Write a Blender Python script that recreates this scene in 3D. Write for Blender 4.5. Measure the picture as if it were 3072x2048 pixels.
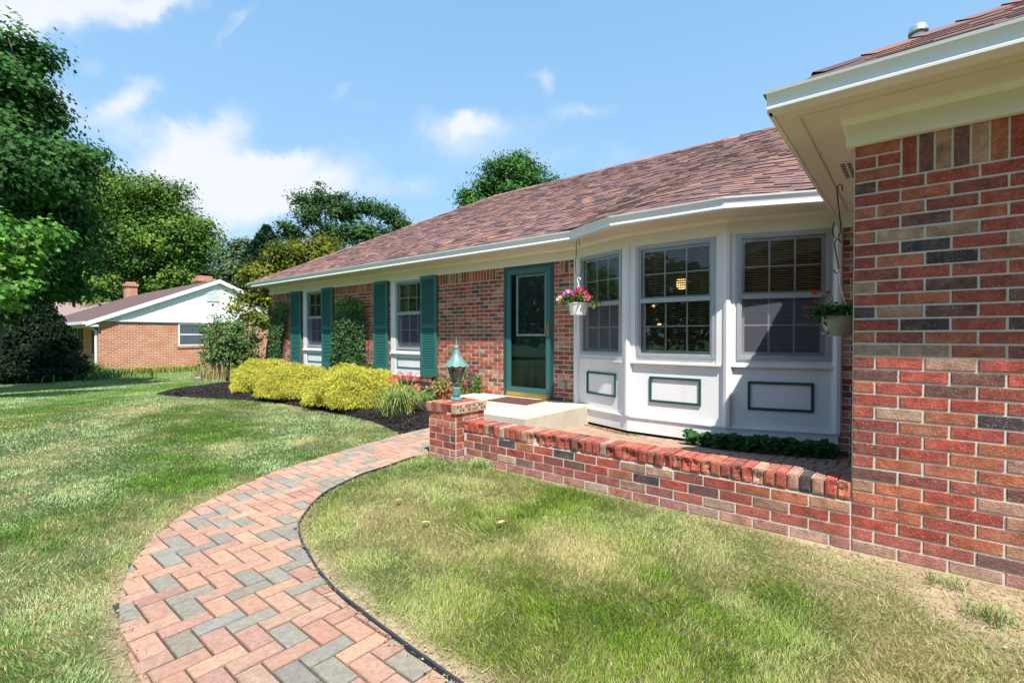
import bpy, math, random
import numpy as np
from mathutils import Vector
random.seed(7); RNG = np.random.default_rng(11)
for o in list(bpy.data.objects): bpy.data.objects.remove(o)
sc = bpy.context.scene; COL = sc.collection
PI = math.pi; R = math.radians

# ------------------------------------------------------------------ camera, sky, sun, exposure
CAM_H = 1.21; YAW = R(39.5); PITCH = R(-0.711)
cd = bpy.data.cameras.new('camera'); cam = bpy.data.objects.new('camera', cd); COL.objects.link(cam)
cam.location = (0, 0, CAM_H); cam.rotation_euler = (PI/2 + PITCH, 0, YAW)
cd.sensor_width = 36; cd.lens = 36*1450/3072; cd.clip_end = 3000; cd.clip_start = 0.05
sc.camera = cam
fw = Vector((-math.sin(YAW)*math.cos(PITCH), math.cos(YAW)*math.cos(PITCH), math.sin(PITCH)))
rt = Vector((math.cos(YAW), math.sin(YAW), 0)); up = rt.cross(fw)
def ray(x, y): return fw + rt*((x-1536)/1450) + up*((1024-y)/1450)
def at(x, y, d): return Vector((0, 0, CAM_H)) + ray(x, y)*d
SUN = Vector((.48, -.344, 1.0)).normalized()
sc.view_settings.view_transform = 'Standard'; sc.view_settings.look = 'None'
sc.view_settings.exposure = 0.82; sc.view_settings.gamma = 1
sl = bpy.data.lights.new('sun', 'SUN'); sl.energy = 5.0; sl.angle = R(.5); sl.color = (1, .95, .87)
so = bpy.data.objects.new('sun', sl); COL.objects.link(so)
so.rotation_euler = SUN.to_track_quat('Z', 'Y').to_euler()
sc.cycles.max_bounces = 8; sc.cycles.transparent_max_bounces = 16

def make_world():
    w = bpy.data.worlds.new('World'); sc.world = w; w.use_nodes = True
    N = w.node_tree.nodes; L = w.node_tree.links; N.clear()
    out = N.new('ShaderNodeOutputWorld'); bg = N.new('ShaderNodeBackground'); bg.inputs[1].default_value = .089
    sky = N.new('ShaderNodeTexSky'); sky.sky_type = 'NISHITA'; sky.sun_disc = False
    sky.sun_elevation = R(58.9); sky.sun_rotation = R(127); sky.ozone_density = 1.6; sky.air_density = 1.0; sky.dust_density = .6
    tc = N.new('ShaderNodeTexCoord')
    def vm(op, a, b=None):
        n = N.new('ShaderNodeVectorMath'); n.operation = op
        for i, v in enumerate((a, b)):
            if v is None: continue
            if hasattr(v, 'links'): L.new(v, n.inputs[i])
            else: n.inputs[i].default_value = v
        return n
    def ma(op, a, b=None):
        n = N.new('ShaderNodeMath'); n.operation = op
        for i, v in enumerate((a, b)):
            if v is None: continue
            if hasattr(v, 'links'): L.new(v, n.inputs[i])
            else: n.inputs[i].default_value = v
        return n.outputs[0]
    def noise(scale, det, vec, rough=.6):
        n = N.new('ShaderNodeTexNoise'); n.inputs['Scale'].default_value = scale; n.inputs['Detail'].default_value = det
        n.inputs['Roughness'].default_value = rough; L.new(vec, n.inputs['Vector']); return n
    d0 = tc.outputs['Generated']
    wn = noise(3.0, 6, d0); w1 = vm('SUBTRACT', wn.outputs['Color'], (.5, .5, .5)).outputs[0]
    w2 = vm('SCALE', w1); w2.inputs[3].default_value = .12
    wn2 = noise(14.0, 5, d0); w3 = vm('SUBTRACT', wn2.outputs['Color'], (.5, .5, .5)).outputs[0]
    w4 = vm('SCALE', w3); w4.inputs[3].default_value = .05
    d = vm('ADD', vm('ADD', d0, w2.outputs[0]).outputs[0], w4.outputs[0]).outputs[0]
    # clouds (photo px of the 2352-wide view): centre, half length, half width, tilt, strength
    CL = [(300,235,100,36,40,1.0),(620,385,60,25,10,.5),(1080,255,60,22,-10,.3),(450,335,150,60,36,1.2),(590,405,170,42,18,1.2),(450,425,150,38,14,.6),(640,470,210,40,12,.6),(300,330,70,30,20,.4),
          (700,440,160,35,24,.75),(520,560,280,50,4,.40),(180,20,150,60,12,1.15),(20,55,70,42,5,1.0),(350,5,90,30,10,.8),(480,75,55,14,38,.5),(540,15,60,18,20,.45),
          (1262,180,42,30,45,.8),(1215,160,40,18,0,.35),(760,205,70,22,15,.55),(820,235,60,18,10,.3),(1150,275,230,28,4,.36),(1060,330,150,40,0,.40),(1420,340,230,45,-10,.5),(1330,245,100,22,0,.45),
          (900,430,150,40,12,.4),(135,250,45,75,10,.85),(220,155,42,26,10,.45),(1000,250,120,40,0,.4),(1240,380,130,50,0,.38)]
    tot = None
    for (cx, cy, a, b, rot, s) in CL:
        k = 3072/2352; c = ray(cx*k, cy*k).normalized()
        ex = ray(cx*k+60, cy*k).normalized()-c; ex = (ex-c*ex.dot(c)).normalized(); ey = c.cross(ex)*-1
        r_ = R(rot); u = ex*math.cos(r_)+ey*math.sin(r_)
        ey2 = ey*math.cos(r_)-ex*math.sin(r_)
        sc_ = k/1450/ (ray(cx*k, cy*k).length)
        pu = ma('MULTIPLY', ma('SUBTRACT', vm('DOT_PRODUCT', d, tuple(u)).outputs['Value'], u.dot(c)), 1/(a*sc_))
        pv = ma('MULTIPLY', ma('SUBTRACT', vm('DOT_PRODUCT', d, tuple(ey2)).outputs['Value'], ey2.dot(c)), 1/(b*sc_))
        rr = ma('ADD', ma('MULTIPLY', pu, pu), ma('MULTIPLY', pv, pv))
        front = ma('GREATER_THAN', vm('DOT_PRODUCT', d, tuple(c)).outputs['Value'], 0.0)
        m = ma('MULTIPLY', ma('MULTIPLY', ma('POWER', 2.718, ma('MULTIPLY', rr, -1.0)), s), front)
        tot = m if tot is None else ma('ADD', tot, m)
    fn = noise(5.5, 9, d, .62)
    fx = ma('MULTIPLY', ma('SUBTRACT', fn.outputs['Fac'], .5), 1.7)
    gen = N.new('ShaderNodeMapRange'); gen.interpolation_type = 'SMOOTHSTEP'; gen.inputs[1].default_value = .24; gen.inputs[2].default_value = 1.12; gen.inputs[4].default_value = .93
    L.new(ma('ADD', tot, ma('MULTIPLY', fx, ma('MINIMUM', ma('ADD', tot, .28), 1.0))), gen.inputs[0])
    # pale haze towards the horizon
    sx = N.new('ShaderNodeSeparateXYZ'); L.new(d0, sx.inputs[0])
    hz = N.new('ShaderNodeMapRange'); hz.inputs[1].default_value = .0; hz.inputs[2].default_value = .75; hz.inputs[3].default_value = .9; hz.inputs[4].default_value = .55
    L.new(sx.outputs[2], hz.inputs[0])
    def mix(f, a, b):
        n = N.new('ShaderNodeMix'); n.data_type = 'RGBA'; L.new(f, n.inputs[0]); 
        for i, v in ((6, a), (7, b)):
            if hasattr(v, 'links'): L.new(v, n.inputs[i])
            else: n.inputs[i].default_value = v
        return n.outputs[2]
    tint = N.new('ShaderNodeMix'); tint.data_type = 'RGBA'; tint.blend_type = 'MULTIPLY'; tint.inputs[0].default_value = 1
    L.new(sky.outputs[0], tint.inputs[6]); tint.inputs[7].default_value = (1.0, 1.0, 1.0, 1)
    hc = N.new('ShaderNodeMix'); hc.data_type = 'RGBA'; L.new(hz.outputs[0], hc.inputs[0]); hc.inputs[6].default_value = (-.8, 3.1, 8.0, 1); hc.inputs[7].default_value = (3.6, 5.4, 7.0, 1)
    c1 = mix(hz.outputs[0], tint.outputs[2], hc.outputs[2])
    c2 = mix(gen.outputs[0], c1, (6.0, 6.2, 6.5, 1))
    L.new(c2, bg.inputs[0]); L.new(bg.outputs[0], out.inputs[0])
make_world()

# ------------------------------------------------------------------ materials
MATS = {}
def nodes_of(m): return m.node_tree.nodes, m.node_tree.links
def mat(name, col, rough=.6, noise=0, nscale=20, bump=0, bscale=60, attr=None, metal=0, spec=.5, trans=0, dark=None, spk=0, spkscale=400, stretch=None, light=None):
    """procedural principled material: base colour (or a per-face colour attribute) varied by noise, with fine bump"""
    if name in MATS: return MATS[name]
    m = bpy.data.materials.new(name); m.use_nodes = True; N, L = nodes_of(m)
    p = N['Principled BSDF']; p.inputs['Roughness'].default_value = rough; p.inputs['Metallic'].default_value = metal
    p.inputs['Specular IOR Level'].default_value = spec
    tc = N.new('ShaderNodeTexCoord'); vec = tc.outputs['Object']
    if stretch:
        mp = N.new('ShaderNodeMapping'); mp.inputs['Scale'].default_value = stretch; L.new(vec, mp.inputs[0]); vec = mp.outputs[0]
    src = None
    if attr:
        a = N.new('ShaderNodeAttribute'); a.attribute_name = attr; src = a.outputs['Color']
    def mix(f, a, b, bt='MIX'):
        n = N.new('ShaderNodeMix'); n.data_type = 'RGBA'; n.blend_type = bt
        if hasattr(f, 'links'): L.new(f, n.inputs[0])
        else: n.inputs[0].default_value = f
        for i, v in ((6, a), (7, b)):
            if hasattr(v, 'links'): L.new(v, n.inputs[i])
            else: n.inputs[i].default_value = (*v, 1)
        return n.outputs[2]
    base = src if src else None
    c = base if base else tuple(col)
    if noise:
        n = N.new('ShaderNodeTexNoise'); n.inputs['Scale'].default_value = nscale; n.inputs['Detail'].default_value = 6; n.inputs['Roughness'].default_value = .65
        L.new(vec, n.inputs['Vector'])
        r = N.new('ShaderNodeMapRange'); r.inputs[1].default_value = .3; r.inputs[2].default_value = .7; r.inputs[3].default_value = 1-noise; r.inputs[4].default_value = 1+noise
        L.new(n.outputs['Fac'], r.inputs[0])
        cb = N.new('ShaderNodeCombineColor'); [L.new(r.outputs[0], cb.inputs[i]) for i in range(3)]
        c = mix(1.0, c, cb.outputs[0], 'MULTIPLY')
        if dark:
            n2 = N.new('ShaderNodeTexNoise'); n2.inputs['Scale'].default_value = nscale*.35; n2.inputs['Detail'].default_value = 8; L.new(vec, n2.inputs['Vector'])
            r2 = N.new('ShaderNodeMapRange'); r2.inputs[1].default_value = .5; r2.inputs[2].default_value = .75; r2.inputs[4].default_value = dark[3]
            L.new(n2.outputs['Fac'], r2.inputs[0]); c = mix(r2.outputs[0], c, dark[:3])
    if light:
        n5 = N.new('ShaderNodeTexNoise'); n5.inputs['Scale'].default_value = 7; n5.inputs['Detail'].default_value = 9; n5.inputs['Roughness'].default_value = .75; L.new(vec, n5.inputs['Vector'])
        r5 = N.new('ShaderNodeMapRange'); r5.inputs[1].default_value = .53; r5.inputs[2].default_value = .70; r5.inputs[4].default_value = light[3]; L.new(n5.outputs['Fac'], r5.inputs[0]); c = mix(r5.outputs[0], c, light[:3])
    if spk:
        n3 = N.new('ShaderNodeTexNoise'); n3.inputs['Scale'].default_value = spkscale; n3.inputs['Detail'].default_value = 2; L.new(vec, n3.inputs['Vector'])
        r3 = N.new('ShaderNodeMapRange'); r3.inputs[1].default_value = .62; r3.inputs[2].default_value = .72; r3.inputs[4].default_value = spk; L.new(n3.outputs['Fac'], r3.inputs[0])
        c = mix(r3.outputs[0], c, (.6, .55, .48))
        r4 = N.new('ShaderNodeMapRange'); r4.inputs[1].default_value = .38; r4.inputs[2].default_value = .28; r4.inputs[4].default_value = spk; L.new(n3.outputs['Fac'], r4.inputs[0])
        c = mix(r4.outputs[0], c, (.03, .02, .02))
    if hasattr(c, 'links'): L.new(c, p.inputs['Base Color'])
    else: p.inputs['Base Color'].default_value = (*c, 1)
    if bump:
        b = N.new('ShaderNodeBump'); b.inputs['Strength'].default_value = bump; b.inputs['Distance'].default_value = .01
        nb = N.new('ShaderNodeTexNoise'); nb.inputs['Scale'].default_value = bscale; nb.inputs['Detail'].default_value = 7; nb.inputs['Roughness'].default_value = .7
        L.new(vec, nb.inputs['Vector']); L.new(nb.outputs['Fac'], b.inputs['Height']); L.new(b.outputs[0], p.inputs['Normal'])
    if trans:
        t = N.new('ShaderNodeBsdfTranslucent'); ms = N.new('ShaderNodeMixShader'); ms.inputs[0].default_value = trans
        if hasattr(c, 'links'): L.new(c, t.inputs[0])
        else: t.inputs[0].default_value = (*c, 1)
        L.new(p.outputs[0], ms.inputs[1]); L.new(t.outputs[0], ms.inputs[2]); L.new(ms.outputs[0], N['Material Output'].inputs[0])
    MATS[name] = m; return m
M_brick = mat('brick', (0,0,0), .88, .42, 16, 1.0, 90, attr='col', dark=(.13,.055,.045,.5), spk=.55, spkscale=150, spec=.2, light=(.50,.30,.21,.38))
M_mortar = mat('mortar', (.68,.64,.54), .95, .15, 60, .6, 300, spec=.1)
M_white = mat('white_paint', (.78,.78,.77), .5, .05, 5, .12, 60, stretch=(1,1,.25), dark=(.62,.61,.58,.5))
M_cream = mat('cream_trim', (.80,.78,.70), .5, .03, 5, .04, 60)
M_soffit = mat('soffit_paint', (.72,.67,.56), .6, .04, 6, .05, 80)
M_gutter = mat('gutter_enamel', (.82,.82,.81), .3, .02, 8)
M_alu = mat('storm_frame_aluminium', (.42,.44,.47), .4, .05, 10, metal=.3)
M_muntin = mat('muntin_paint', (.78,.78,.76), .5)
M_teal = mat('teal_shutter_paint', (.032,.150,.135), .45, .06, 5, .04, 60)
M_tealdk = mat('teal_door_paint', (.012,.070,.072), .4, .05, 6)
M_tealmid = mat('teal_storm_door', (.040,.130,.128), .35, .05, 6)
M_lamp = mat('verdigris_lamp_paint', (.115,.225,.20), .42, .18, 14, .1, 60)
M_mould = mat('dark_green_moulding', (.012,.085,.075), .45)
M_brass = mat('brass', (.55,.38,.10), .3, metal=.8)
M_shingle = mat('shingle', (0,0,0), .95, .07, 200, .25, 600, attr='col', spec=.2)
M_paver = mat('paver', (0,0,0), .93, .20, 45, .9, 170, attr='col', spk=.45, spkscale=160, spec=.15, dark=(.17,.13,.10,.30))
M_sand = mat('joint_sand', (.045,.038,.03), .95, .3, 60)
M_conc = mat('concrete', (.52,.47,.38), .9, .12, 5, .35, 160, dark=(.34,.29,.22,.5), spec=.2, spk=.25, spkscale=220)
M_mulch = mat('mulch', (.018,.013,.014), .95, .5, 60, .8, 90, spec=.15)
M_ground = mat('soil_and_thatch', (0,0,0), .97, .28, 40, .8, 120, attr='col', spec=.1)
M_grass = mat('grass_blade', (0,0,0), .7, attr='col', trans=.28, spec=.12)
M_leaf = mat('leaf', (0,0,0), .62, attr='col', trans=.28, spec=.16)
M_bark = mat('bark', (.13,.10,.075), .95, .35, 12, .8, 30)
M_flower = mat('petal', (0,0,0), .5, attr='col', trans=.3)
M_black = mat('black_wire', (.012,.012,.012), .5)
M_edge = mat('edging_plastic', (.03,.035,.045), .55, .2, 20)
M_terra = mat('terracotta', (.52,.15,.055), .75, .08, 12)
M_pot = mat('white_plastic', (.82,.82,.82), .35)
M_gpot = mat('green_plastic', (.30,.33,.23), .4, .05, 30)
M_mat = mat('door_mat_fibre', (.11,.035,.032), .98, .35, 120, .8, 400, spk=.2)
M_tan = mat('mat_border', (.30,.17,.09), .9)
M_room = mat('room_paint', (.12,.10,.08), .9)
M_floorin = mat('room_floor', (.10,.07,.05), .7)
M_blind = mat('blind_slat', (.62,.57,.46), .5)
M_vent = mat('vent_bars', (.16,.09,.085), .7, .1, 20)
M_dark = mat('dark_void', (.008,.008,.01), .9)
M_grey = mat('grey_metal', (.35,.35,.36), .4, metal=.4)
M_galv = mat('galvanised', (.62,.63,.64), .3, metal=.7, noise=.1)
M_straw = mat('straw', (0,0,0), .8, attr='col', trans=.2)
M_nroof = mat('neighbour_shingle', (.12,.08,.078), .95, .25, 14, .4, 40, spec=.15)
M_wood = mat('bare_wood', (.30,.26,.2), .9, .2, 20)

def m_glass(name, tint, fac0=.07, rough=.0):
    m = bpy.data.materials.new(name); m.use_nodes = True; N, L = nodes_of(m); N.remove(N['Principled BSDF'])
    t = N.new('ShaderNodeBsdfTransparent'); t.inputs[0].default_value = (*tint, 1)
    g = N.new('ShaderNodeBsdfGlossy'); g.inputs['Roughness'].default_value = rough; g.inputs['Color'].default_value = (.95,.97,1,1)
    f = N.new('ShaderNodeFresnel'); f.inputs[0].default_value = 1.6
    s = N.new('ShaderNodeMixShader'); L.new(f.outputs[0], s.inputs[0]); L.new(t.outputs[0], s.inputs[1]); L.new(g.outputs[0], s.inputs[2])
    L.new(s.outputs[0], N['Material Output'].inputs[0]); return m
M_glass = m_glass('window_glass', (.85,.87,.86))
M_glass2 = m_glass('door_glass', (.93,.95,.94))
def m_screen():
    m = bpy.data.materials.new('insect_screen'); m.use_nodes = True; N, L = nodes_of(m); N.remove(N['Principled BSDF'])
    t = N.new('ShaderNodeBsdfTransparent'); g = N.new('ShaderNodeBsdfDiffuse'); g.inputs[0].default_value = (.12,.125,.155,1)
    s = N.new('ShaderNodeMixShader'); s.inputs[0].default_value = .6; L.new(t.outputs[0], s.inputs[1]); L.new(g.outputs[0], s.inputs[2])
    L.new(s.outputs[0], N['Material Output'].inputs[0]); return m
M_screen = m_screen()
def m_emit(name, c, s):
    m = bpy.data.materials.new(name); m.use_nodes = True; N, L = nodes_of(m)
    p = N['Principled BSDF']; p.inputs['Emission Color'].default_value = (*c, 1); p.inputs['Emission Strength'].default_value = s; return m
M_bulb = m_emit('lit_lamp_shade', (1, .58, .24), 2.2)
def m_nbrick():
    m = bpy.data.materials.new('neighbour_brick'); m.use_nodes = True; N, L = nodes_of(m); p = N['Principled BSDF']; p.inputs['Roughness'].default_value = .9
    g = N.new('ShaderNodeNewGeometry'); tc = N.new('ShaderNodeTexCoord')
    sx = N.new('ShaderNodeSeparateXYZ'); L.new(tc.outputs['Object'], sx.inputs[0])
    ad = N.new('ShaderNodeMath'); ad.operation = 'ADD'; L.new(sx.outputs[0], ad.inputs[0]); L.new(sx.outputs[1], ad.inputs[1])
    cb = N.new('ShaderNodeCombineXYZ'); L.new(ad.outputs[0], cb.inputs[0]); L.new(sx.outputs[2], cb.inputs[1])
    b = N.new('ShaderNodeTexBrick'); L.new(cb.outputs[0], b.inputs['Vector'])
    b.inputs['Color1'].default_value = (.40,.13,.065,1); b.inputs['Color2'].default_value = (.50,.24,.14,1); b.inputs['Mortar'].default_value = (.66,.50,.38,1)
    b.inputs['Scale'].default_value = 1; b.inputs['Brick Width'].default_value = .24; b.inputs['Row Height'].default_value = .085; b.inputs['Mortar Size'].default_value = .011; b.inputs['Bias'].default_value = -.1
    n = N.new('ShaderNodeTexNoise'); n.inputs['Scale'].default_value = 2.2; n.inputs['Detail'].default_value = 8; L.new(tc.outputs['Object'], n.inputs['Vector'])
    r = N.new('ShaderNodeMapRange'); r.inputs[1].default_value = .45; r.inputs[2].default_value = .75; r.inputs[4].default_value = .5; L.new(n.outputs['Fac'], r.inputs[0])
    mx = N.new('ShaderNodeMix'); mx.data_type = 'RGBA'; L.new(r.outputs[0], mx.inputs[0]); L.new(b.outputs['Color'], mx.inputs[6]); mx.inputs[7].default_value = (.5,.12,.05,1)
    L.new(mx.outputs[2], p.inputs['Base Color'])
    bp = N.new('ShaderNodeBump'); bp.inputs['Strength'].default_value = .6; bp.inputs['Distance'].default_value = .01; bp.invert = True
    L.new(b.outputs['Fac'], bp.inputs['Height']); L.new(bp.outputs[0], p.inputs['Normal']); return m
M_nbrick = m_nbrick()

# ------------------------------------------------------------------ mesh helpers
def setp(o, label=None, cat=None, group=None, kind=None):
    if label: o['label'] = label
    if cat: o['category'] = cat
    if group: o['group'] = group
    if kind: o['kind'] = kind
    return o
def thing(name, loc, label, cat, group=None):
    o = bpy.data.objects.new(name, None); COL.objects.link(o); o.location = loc; o.empty_display_size = .2
    return setp(o, label, cat, group)
def link(o, parent):
    COL.objects.link(o)
    if parent is not None:
        o.parent = parent
        q = parent; off = Vector((0, 0, 0))
        while q is not None: off += Vector(q.location); q = q.parent
        o.location = -off
    return o
class MB:
    """collects faces (world coordinates) and builds ONE mesh object"""
    def __init__(s): s.v = []; s.f = []; s.mi = []; s.c = []; s.mats = []; s.cur = 0; s.col = (.5,.5,.5)
    def use(s, m):
        if m not in s.mats: s.mats.append(m)
        s.cur = s.mats.index(m); return s
    def face(s, pts, col=None):
        n = len(s.v); s.v += [tuple(p) for p in pts]; s.f.append(tuple(range(n, n+len(pts)))); s.mi.append(s.cur); s.c.append(col or s.col)
    def faces(s, pts, fs, col=None):
        n = len(s.v); s.v += [tuple(p) for p in pts]
        for f in fs: s.f.append(tuple(i+n for i in f)); s.mi.append(s.cur); s.c.append(col or s.col)
    def hexa(s, p, col=None):  # p: 8 points, bottom 4 then top 4
        s.faces(p, [(0,3,2,1),(4,5,6,7),(0,1,5,4),(1,2,6,5),(2,3,7,6),(3,0,4,7)], col)
    def box(s, x0, x1, y0, y1, z0, z1, col=None):
        s.hexa([(x0,y0,z0),(x1,y0,z0),(x1,y1,z0),(x0,y1,z0),(x0,y0,z1),(x1,y0,z1),(x1,y1,z1),(x0,y1,z1)], col)
    def tube(s, pts, r, n=8, col=None, closed=False):
        pts = [Vector(p) for p in pts]; rs = r if isinstance(r, (list, tuple)) else [r]*len(pts)
        V = []; F = []; prev = None
        for i, p in enumerate(pts):
            t = (pts[min(i+1, len(pts)-1)]-pts[max(i-1, 0)]).normalized()
            a = prev if prev is not None else (Vector((0,0,1)) if abs(t.z) < .9 else Vector((1,0,0)))
            u = (a - t*a.dot(t)).normalized(); w = t.cross(u); prev = u
            for k in range(n):
                an = 2*PI*k/n; V.append(p + (u*math.cos(an)+w*math.sin(an))*rs[i])
        for i in range(len(pts)-1):
            for k in range(n): F.append((i*n+k, i*n+(k+1)%n, (i+1)*n+(k+1)%n, (i+1)*n+k))
        F.append(tuple(range(n))[::-1]); F.append(tuple((len(pts)-1)*n+k for k in range(n)))
        s.faces(V, F, col)
    def lathe(s, c, prof, n=24, col=None, scal=None):  # prof: (radius, z) list
        V = []; F = []
        for j, (r, z) in enumerate(prof):
            for k in range(n):
                an = 2*PI*k/n; rr = r; zz = z
                if scal: rr, zz = scal(j, an, r, z)
                V.append((c[0]+rr*math.cos(an), c[1]+rr*math.sin(an), c[2]+zz))
        for j in range(len(prof)-1):
            for k in range(n): F.append((j*n+k, j*n+(k+1)%n, (j+1)*n+(k+1)%n, (j+1)*n+k))
        s.faces(V, F, col)
    def build(s, name, parent=None, m=None, smooth=False, label=None):
        me = bpy.data.meshes.new(name); me.from_pydata(s.v, [], s.f); 
        mats = s.mats if s.mats else [m]
        for x in mats: me.materials.append(x)
        if len(mats) > 1: me.polygons.foreach_set('material_index', s.mi)
        at_ = me.color_attributes.new('col', 'FLOAT_COLOR', 'CORNER')
        ll = np.zeros(len(me.polygons), dtype=np.int32); me.polygons.foreach_get('loop_total', ll)
        c = np.array(s.c, dtype=np.float32).reshape(-1, 3); c = np.repeat(c, ll, axis=0)
        at_.data.foreach_set('color', np.hstack([c, np.ones((len(c), 1), np.float32)]).ravel())
        if smooth:
            me.polygons.foreach_set('use_smooth', [True]*len(me.polygons))
        me.validate(); o = bpy.data.objects.new(name, me); link(o, parent)
        if label: o['label'] = label
        return o
def npmesh(name, V, nper, cols, m, parent=None, tris=None):
    """many small n-gons in one mesh: V (N*nper,3), cols (N,3); tris: optional local face tuples per item"""
    N = len(cols); me = bpy.data.meshes.new(name); me.vertices.add(len(V)); me.vertices.foreach_set('co', np.asarray(V, np.float32).ravel())
    loc = tris if tris else [tuple(range(nper))]
    idx = []; tot = []
    flat = np.array([i for f in loc for i in f]); sizes = np.array([len(f) for f in loc])
    base = (np.arange(N)*nper)[:, None]
    li = (base + flat[None, :]).ravel().astype(np.int32)
    lt = np.tile(sizes, N).astype(np.int32); ls = np.concatenate([[0], np.cumsum(lt)[:-1]]).astype(np.int32)
    me.loops.add(len(li)); me.loops.foreach_set('vertex_index', li)
    me.polygons.add(len(lt)); me.polygons.foreach_set('loop_start', ls); me.polygons.foreach_set('loop_total', lt)
    a = me.color_attributes.new('col', 'FLOAT_COLOR', 'POINT')
    c = np.repeat(np.asarray(cols, np.float32), nper, axis=0)
    a.data.foreach_set('color', np.hstack([c, np.ones((len(c), 1), np.float32)]).ravel())
    me.materials.append(m); me.update(calc_edges=True); me.validate()
    return link(bpy.data.objects.new(name, me), parent)
# value noise in numpy
_G = np.random.default_rng(5).random((256, 256))
def vnoise(x, y, s):
    x = np.asarray(x)/s + 100.3; y = np.asarray(y)/s + 77.7
    i = np.floor(x).astype(int); j = np.floor(y).astype(int); u = x-i; v = y-j; u = u*u*(3-2*u); v = v*v*(3-2*v)
    g = lambda a, b: _G[a % 256, b % 256]
    return (g(i,j)*(1-u)+g(i+1,j)*u)*(1-v) + (g(i,j+1)*(1-u)+g(i+1,j+1)*u)*v
def fbm(x, y, s): return .5*vnoise(x, y, s)+.3*vnoise(x, y, s/2.1)+.2*vnoise(x, y, s/4.7)
def inpoly(x, y, P):
    x = np.asarray(x, float); y = np.asarray(y, float); r = np.zeros(x.shape, bool); n = len(P)
    for i in range(n):
        x0, y0 = P[i]; x1, y1 = P[(i+1) % n]
        c = ((y0 > y) != (y1 > y)) & (x < (x1-x0)*(y-y0)/((y1-y0) if y1 != y0 else 1e-9)+x0); r ^= c
    return r
def sdist(x, y, P):  # distance to polyline
    x = np.asarray(x, float); y = np.asarray(y, float); d = np.full(x.shape, 1e9)
    for (x0, y0), (x1, y1) in zip(P[:-1], P[1:]):
        L2 = (x1-x0)**2+(y1-y0)**2+1e-12; t = np.clip(((x-x0)*(x1-x0)+(y-y0)*(y1-y0))/L2, 0, 1)
        d = np.minimum(d, np.hypot(x-x0-t*(x1-x0), y-y0-t*(y1-y0)))
    return d
def sstep(a, b, x): t = np.clip((np.asarray(x, float)-a)/(b-a), 0, 1); return t*t*(3-2*t)
def smooth_poly(P, k=4):
    out = []
    for i in range(len(P)-1):
        p0 = P[max(i-1, 0)]; p1 = P[i]; p2 = P[i+1]; p3 = P[min(i+2, len(P)-1)]
        for j in range(k):
            t = j/k
            out.append(tuple(.5*((2*p1[a])+(-p0[a]+p2[a])*t+(2*p0[a]-5*p1[a]+4*p2[a]-p3[a])*t*t+(-p0[a]+3*p1[a]-3*p2[a]+p3[a])*t**3) for a in (0, 1)))
    out.append(tuple(P[-1])); return out

# ------------------------------------------------------------------ terrain
PL = smooth_poly([(-4.95,5.3),(-4.86,4.3),(-4.72,3.35),(-4.52,2.55),(-4.37,2.03),(-4.21,1.70),(-4.03,1.41),(-3.88,1.2),(-3.71,1.03),(-3.53,.89),(-3.36,.78),(-3.18,.69),(-3.0,.62),(-2.83,.565),(-2.65,.525),(-2.45,.49),(-2.27,.475),(-2.06,.465),(-1.5,.45),(-.8,.44),(.2,.43)])
PR = smooth_poly([(-3.80,3.15),(-3.73,2.72),(-3.64,2.32),(-3.5,2.0),(-3.34,1.79),(-3.17,1.62),(-3.0,1.495),(-2.785,1.4),(-2.56,1.33),(-2.37,1.275),(-2.17,1.23),(-2.02,1.207),(-1.88,1.195),(-1.7,1.18),(-1.49,1.168),(-1.34,1.164),(-1.2,1.16),(-.6,1.15),(.2,1.14)])
PATH = PL + [(.2,1.14)] + PR[::-1][1:] + [(-3.80,3.64),(-3.30,3.64),(-3.30,3.53),(-.26,3.53),(-.26,6.05),(-3.55,6.05),(-3.55,4.53),(-4.30,4.53),(-4.30,5.3)]
MULCH = smooth_poly([(-13.3,6.2),(-13.9,5.2),(-14.0,4.2),(-13.3,3.5),(-12.65,3.2),(-11.4,3.33),(-10.4,3.6),(-9.5,3.86),(-8.5,3.99),(-7.6,4.02),(-6.85,4.03),(-6.3,4.02),(-5.7,3.93),(-5.1,3.78),(-4.82,3.68)]) + [(-4.86,4.3),(-4.95,5.3),(-4.3,5.3),(-4.3,6.2)]
def patio_z(x, y):
    a = .08*sstep(3.3, 4.3, y) + (-.135)*sstep(4.7, 5.7, y); return a*sstep(-4.7, -3.9, x)
def gz(x, y):
    x = np.asarray(x, float); y = np.asarray(y, float)
    base = -.62*sstep(-8.5, -27, x) - .25*sstep(-28, -60, x)
    return base + .02*(fbm(x, y, 2.5)-.5)*sstep(1.0, 3.0, np.abs(y)+np.abs(x)*.1)
WALLX = [(-3.32,3.29),(-.25,3.27),(6,3.27)]
def dirt(x, y):
    x = np.asarray(x, float); y = np.asarray(y, float)
    n = fbm(x, y, .35); n2 = fbm(x+9, y+3, .9); n3 = fbm(x-5, y+8, .13)
    dw = np.where(x > -3.3, sdist(x, y, WALLX), 9)
    wall = sstep(.06, .01, dw+.05*(n-.5))*.55 + sstep(-1.1, .3, x)*sstep(1.05, .1, dw + .5*(n-.5)) 
    dpr = sdist(x, y, PR); pe = sstep(.20, .03, dpr+.16*(n-.5))*sstep(-3.0, -2.2, x)*.85 + sstep(.05, .01, dpr)*.5
    dpl = sdist(x, y, PL); pl = sstep(.10, .02, dpl+.08*(n-.5))*sstep(-4.4, -2.5, x)*.8
    patch = sstep(.60, .74, n2*.6+n*.4)*.55*(y > .9)*(x > -3.4)
    return np.clip(np.maximum.reduce([wall, pe, pl, patch])*(.45+1.0*n3), 0, 1)
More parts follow.
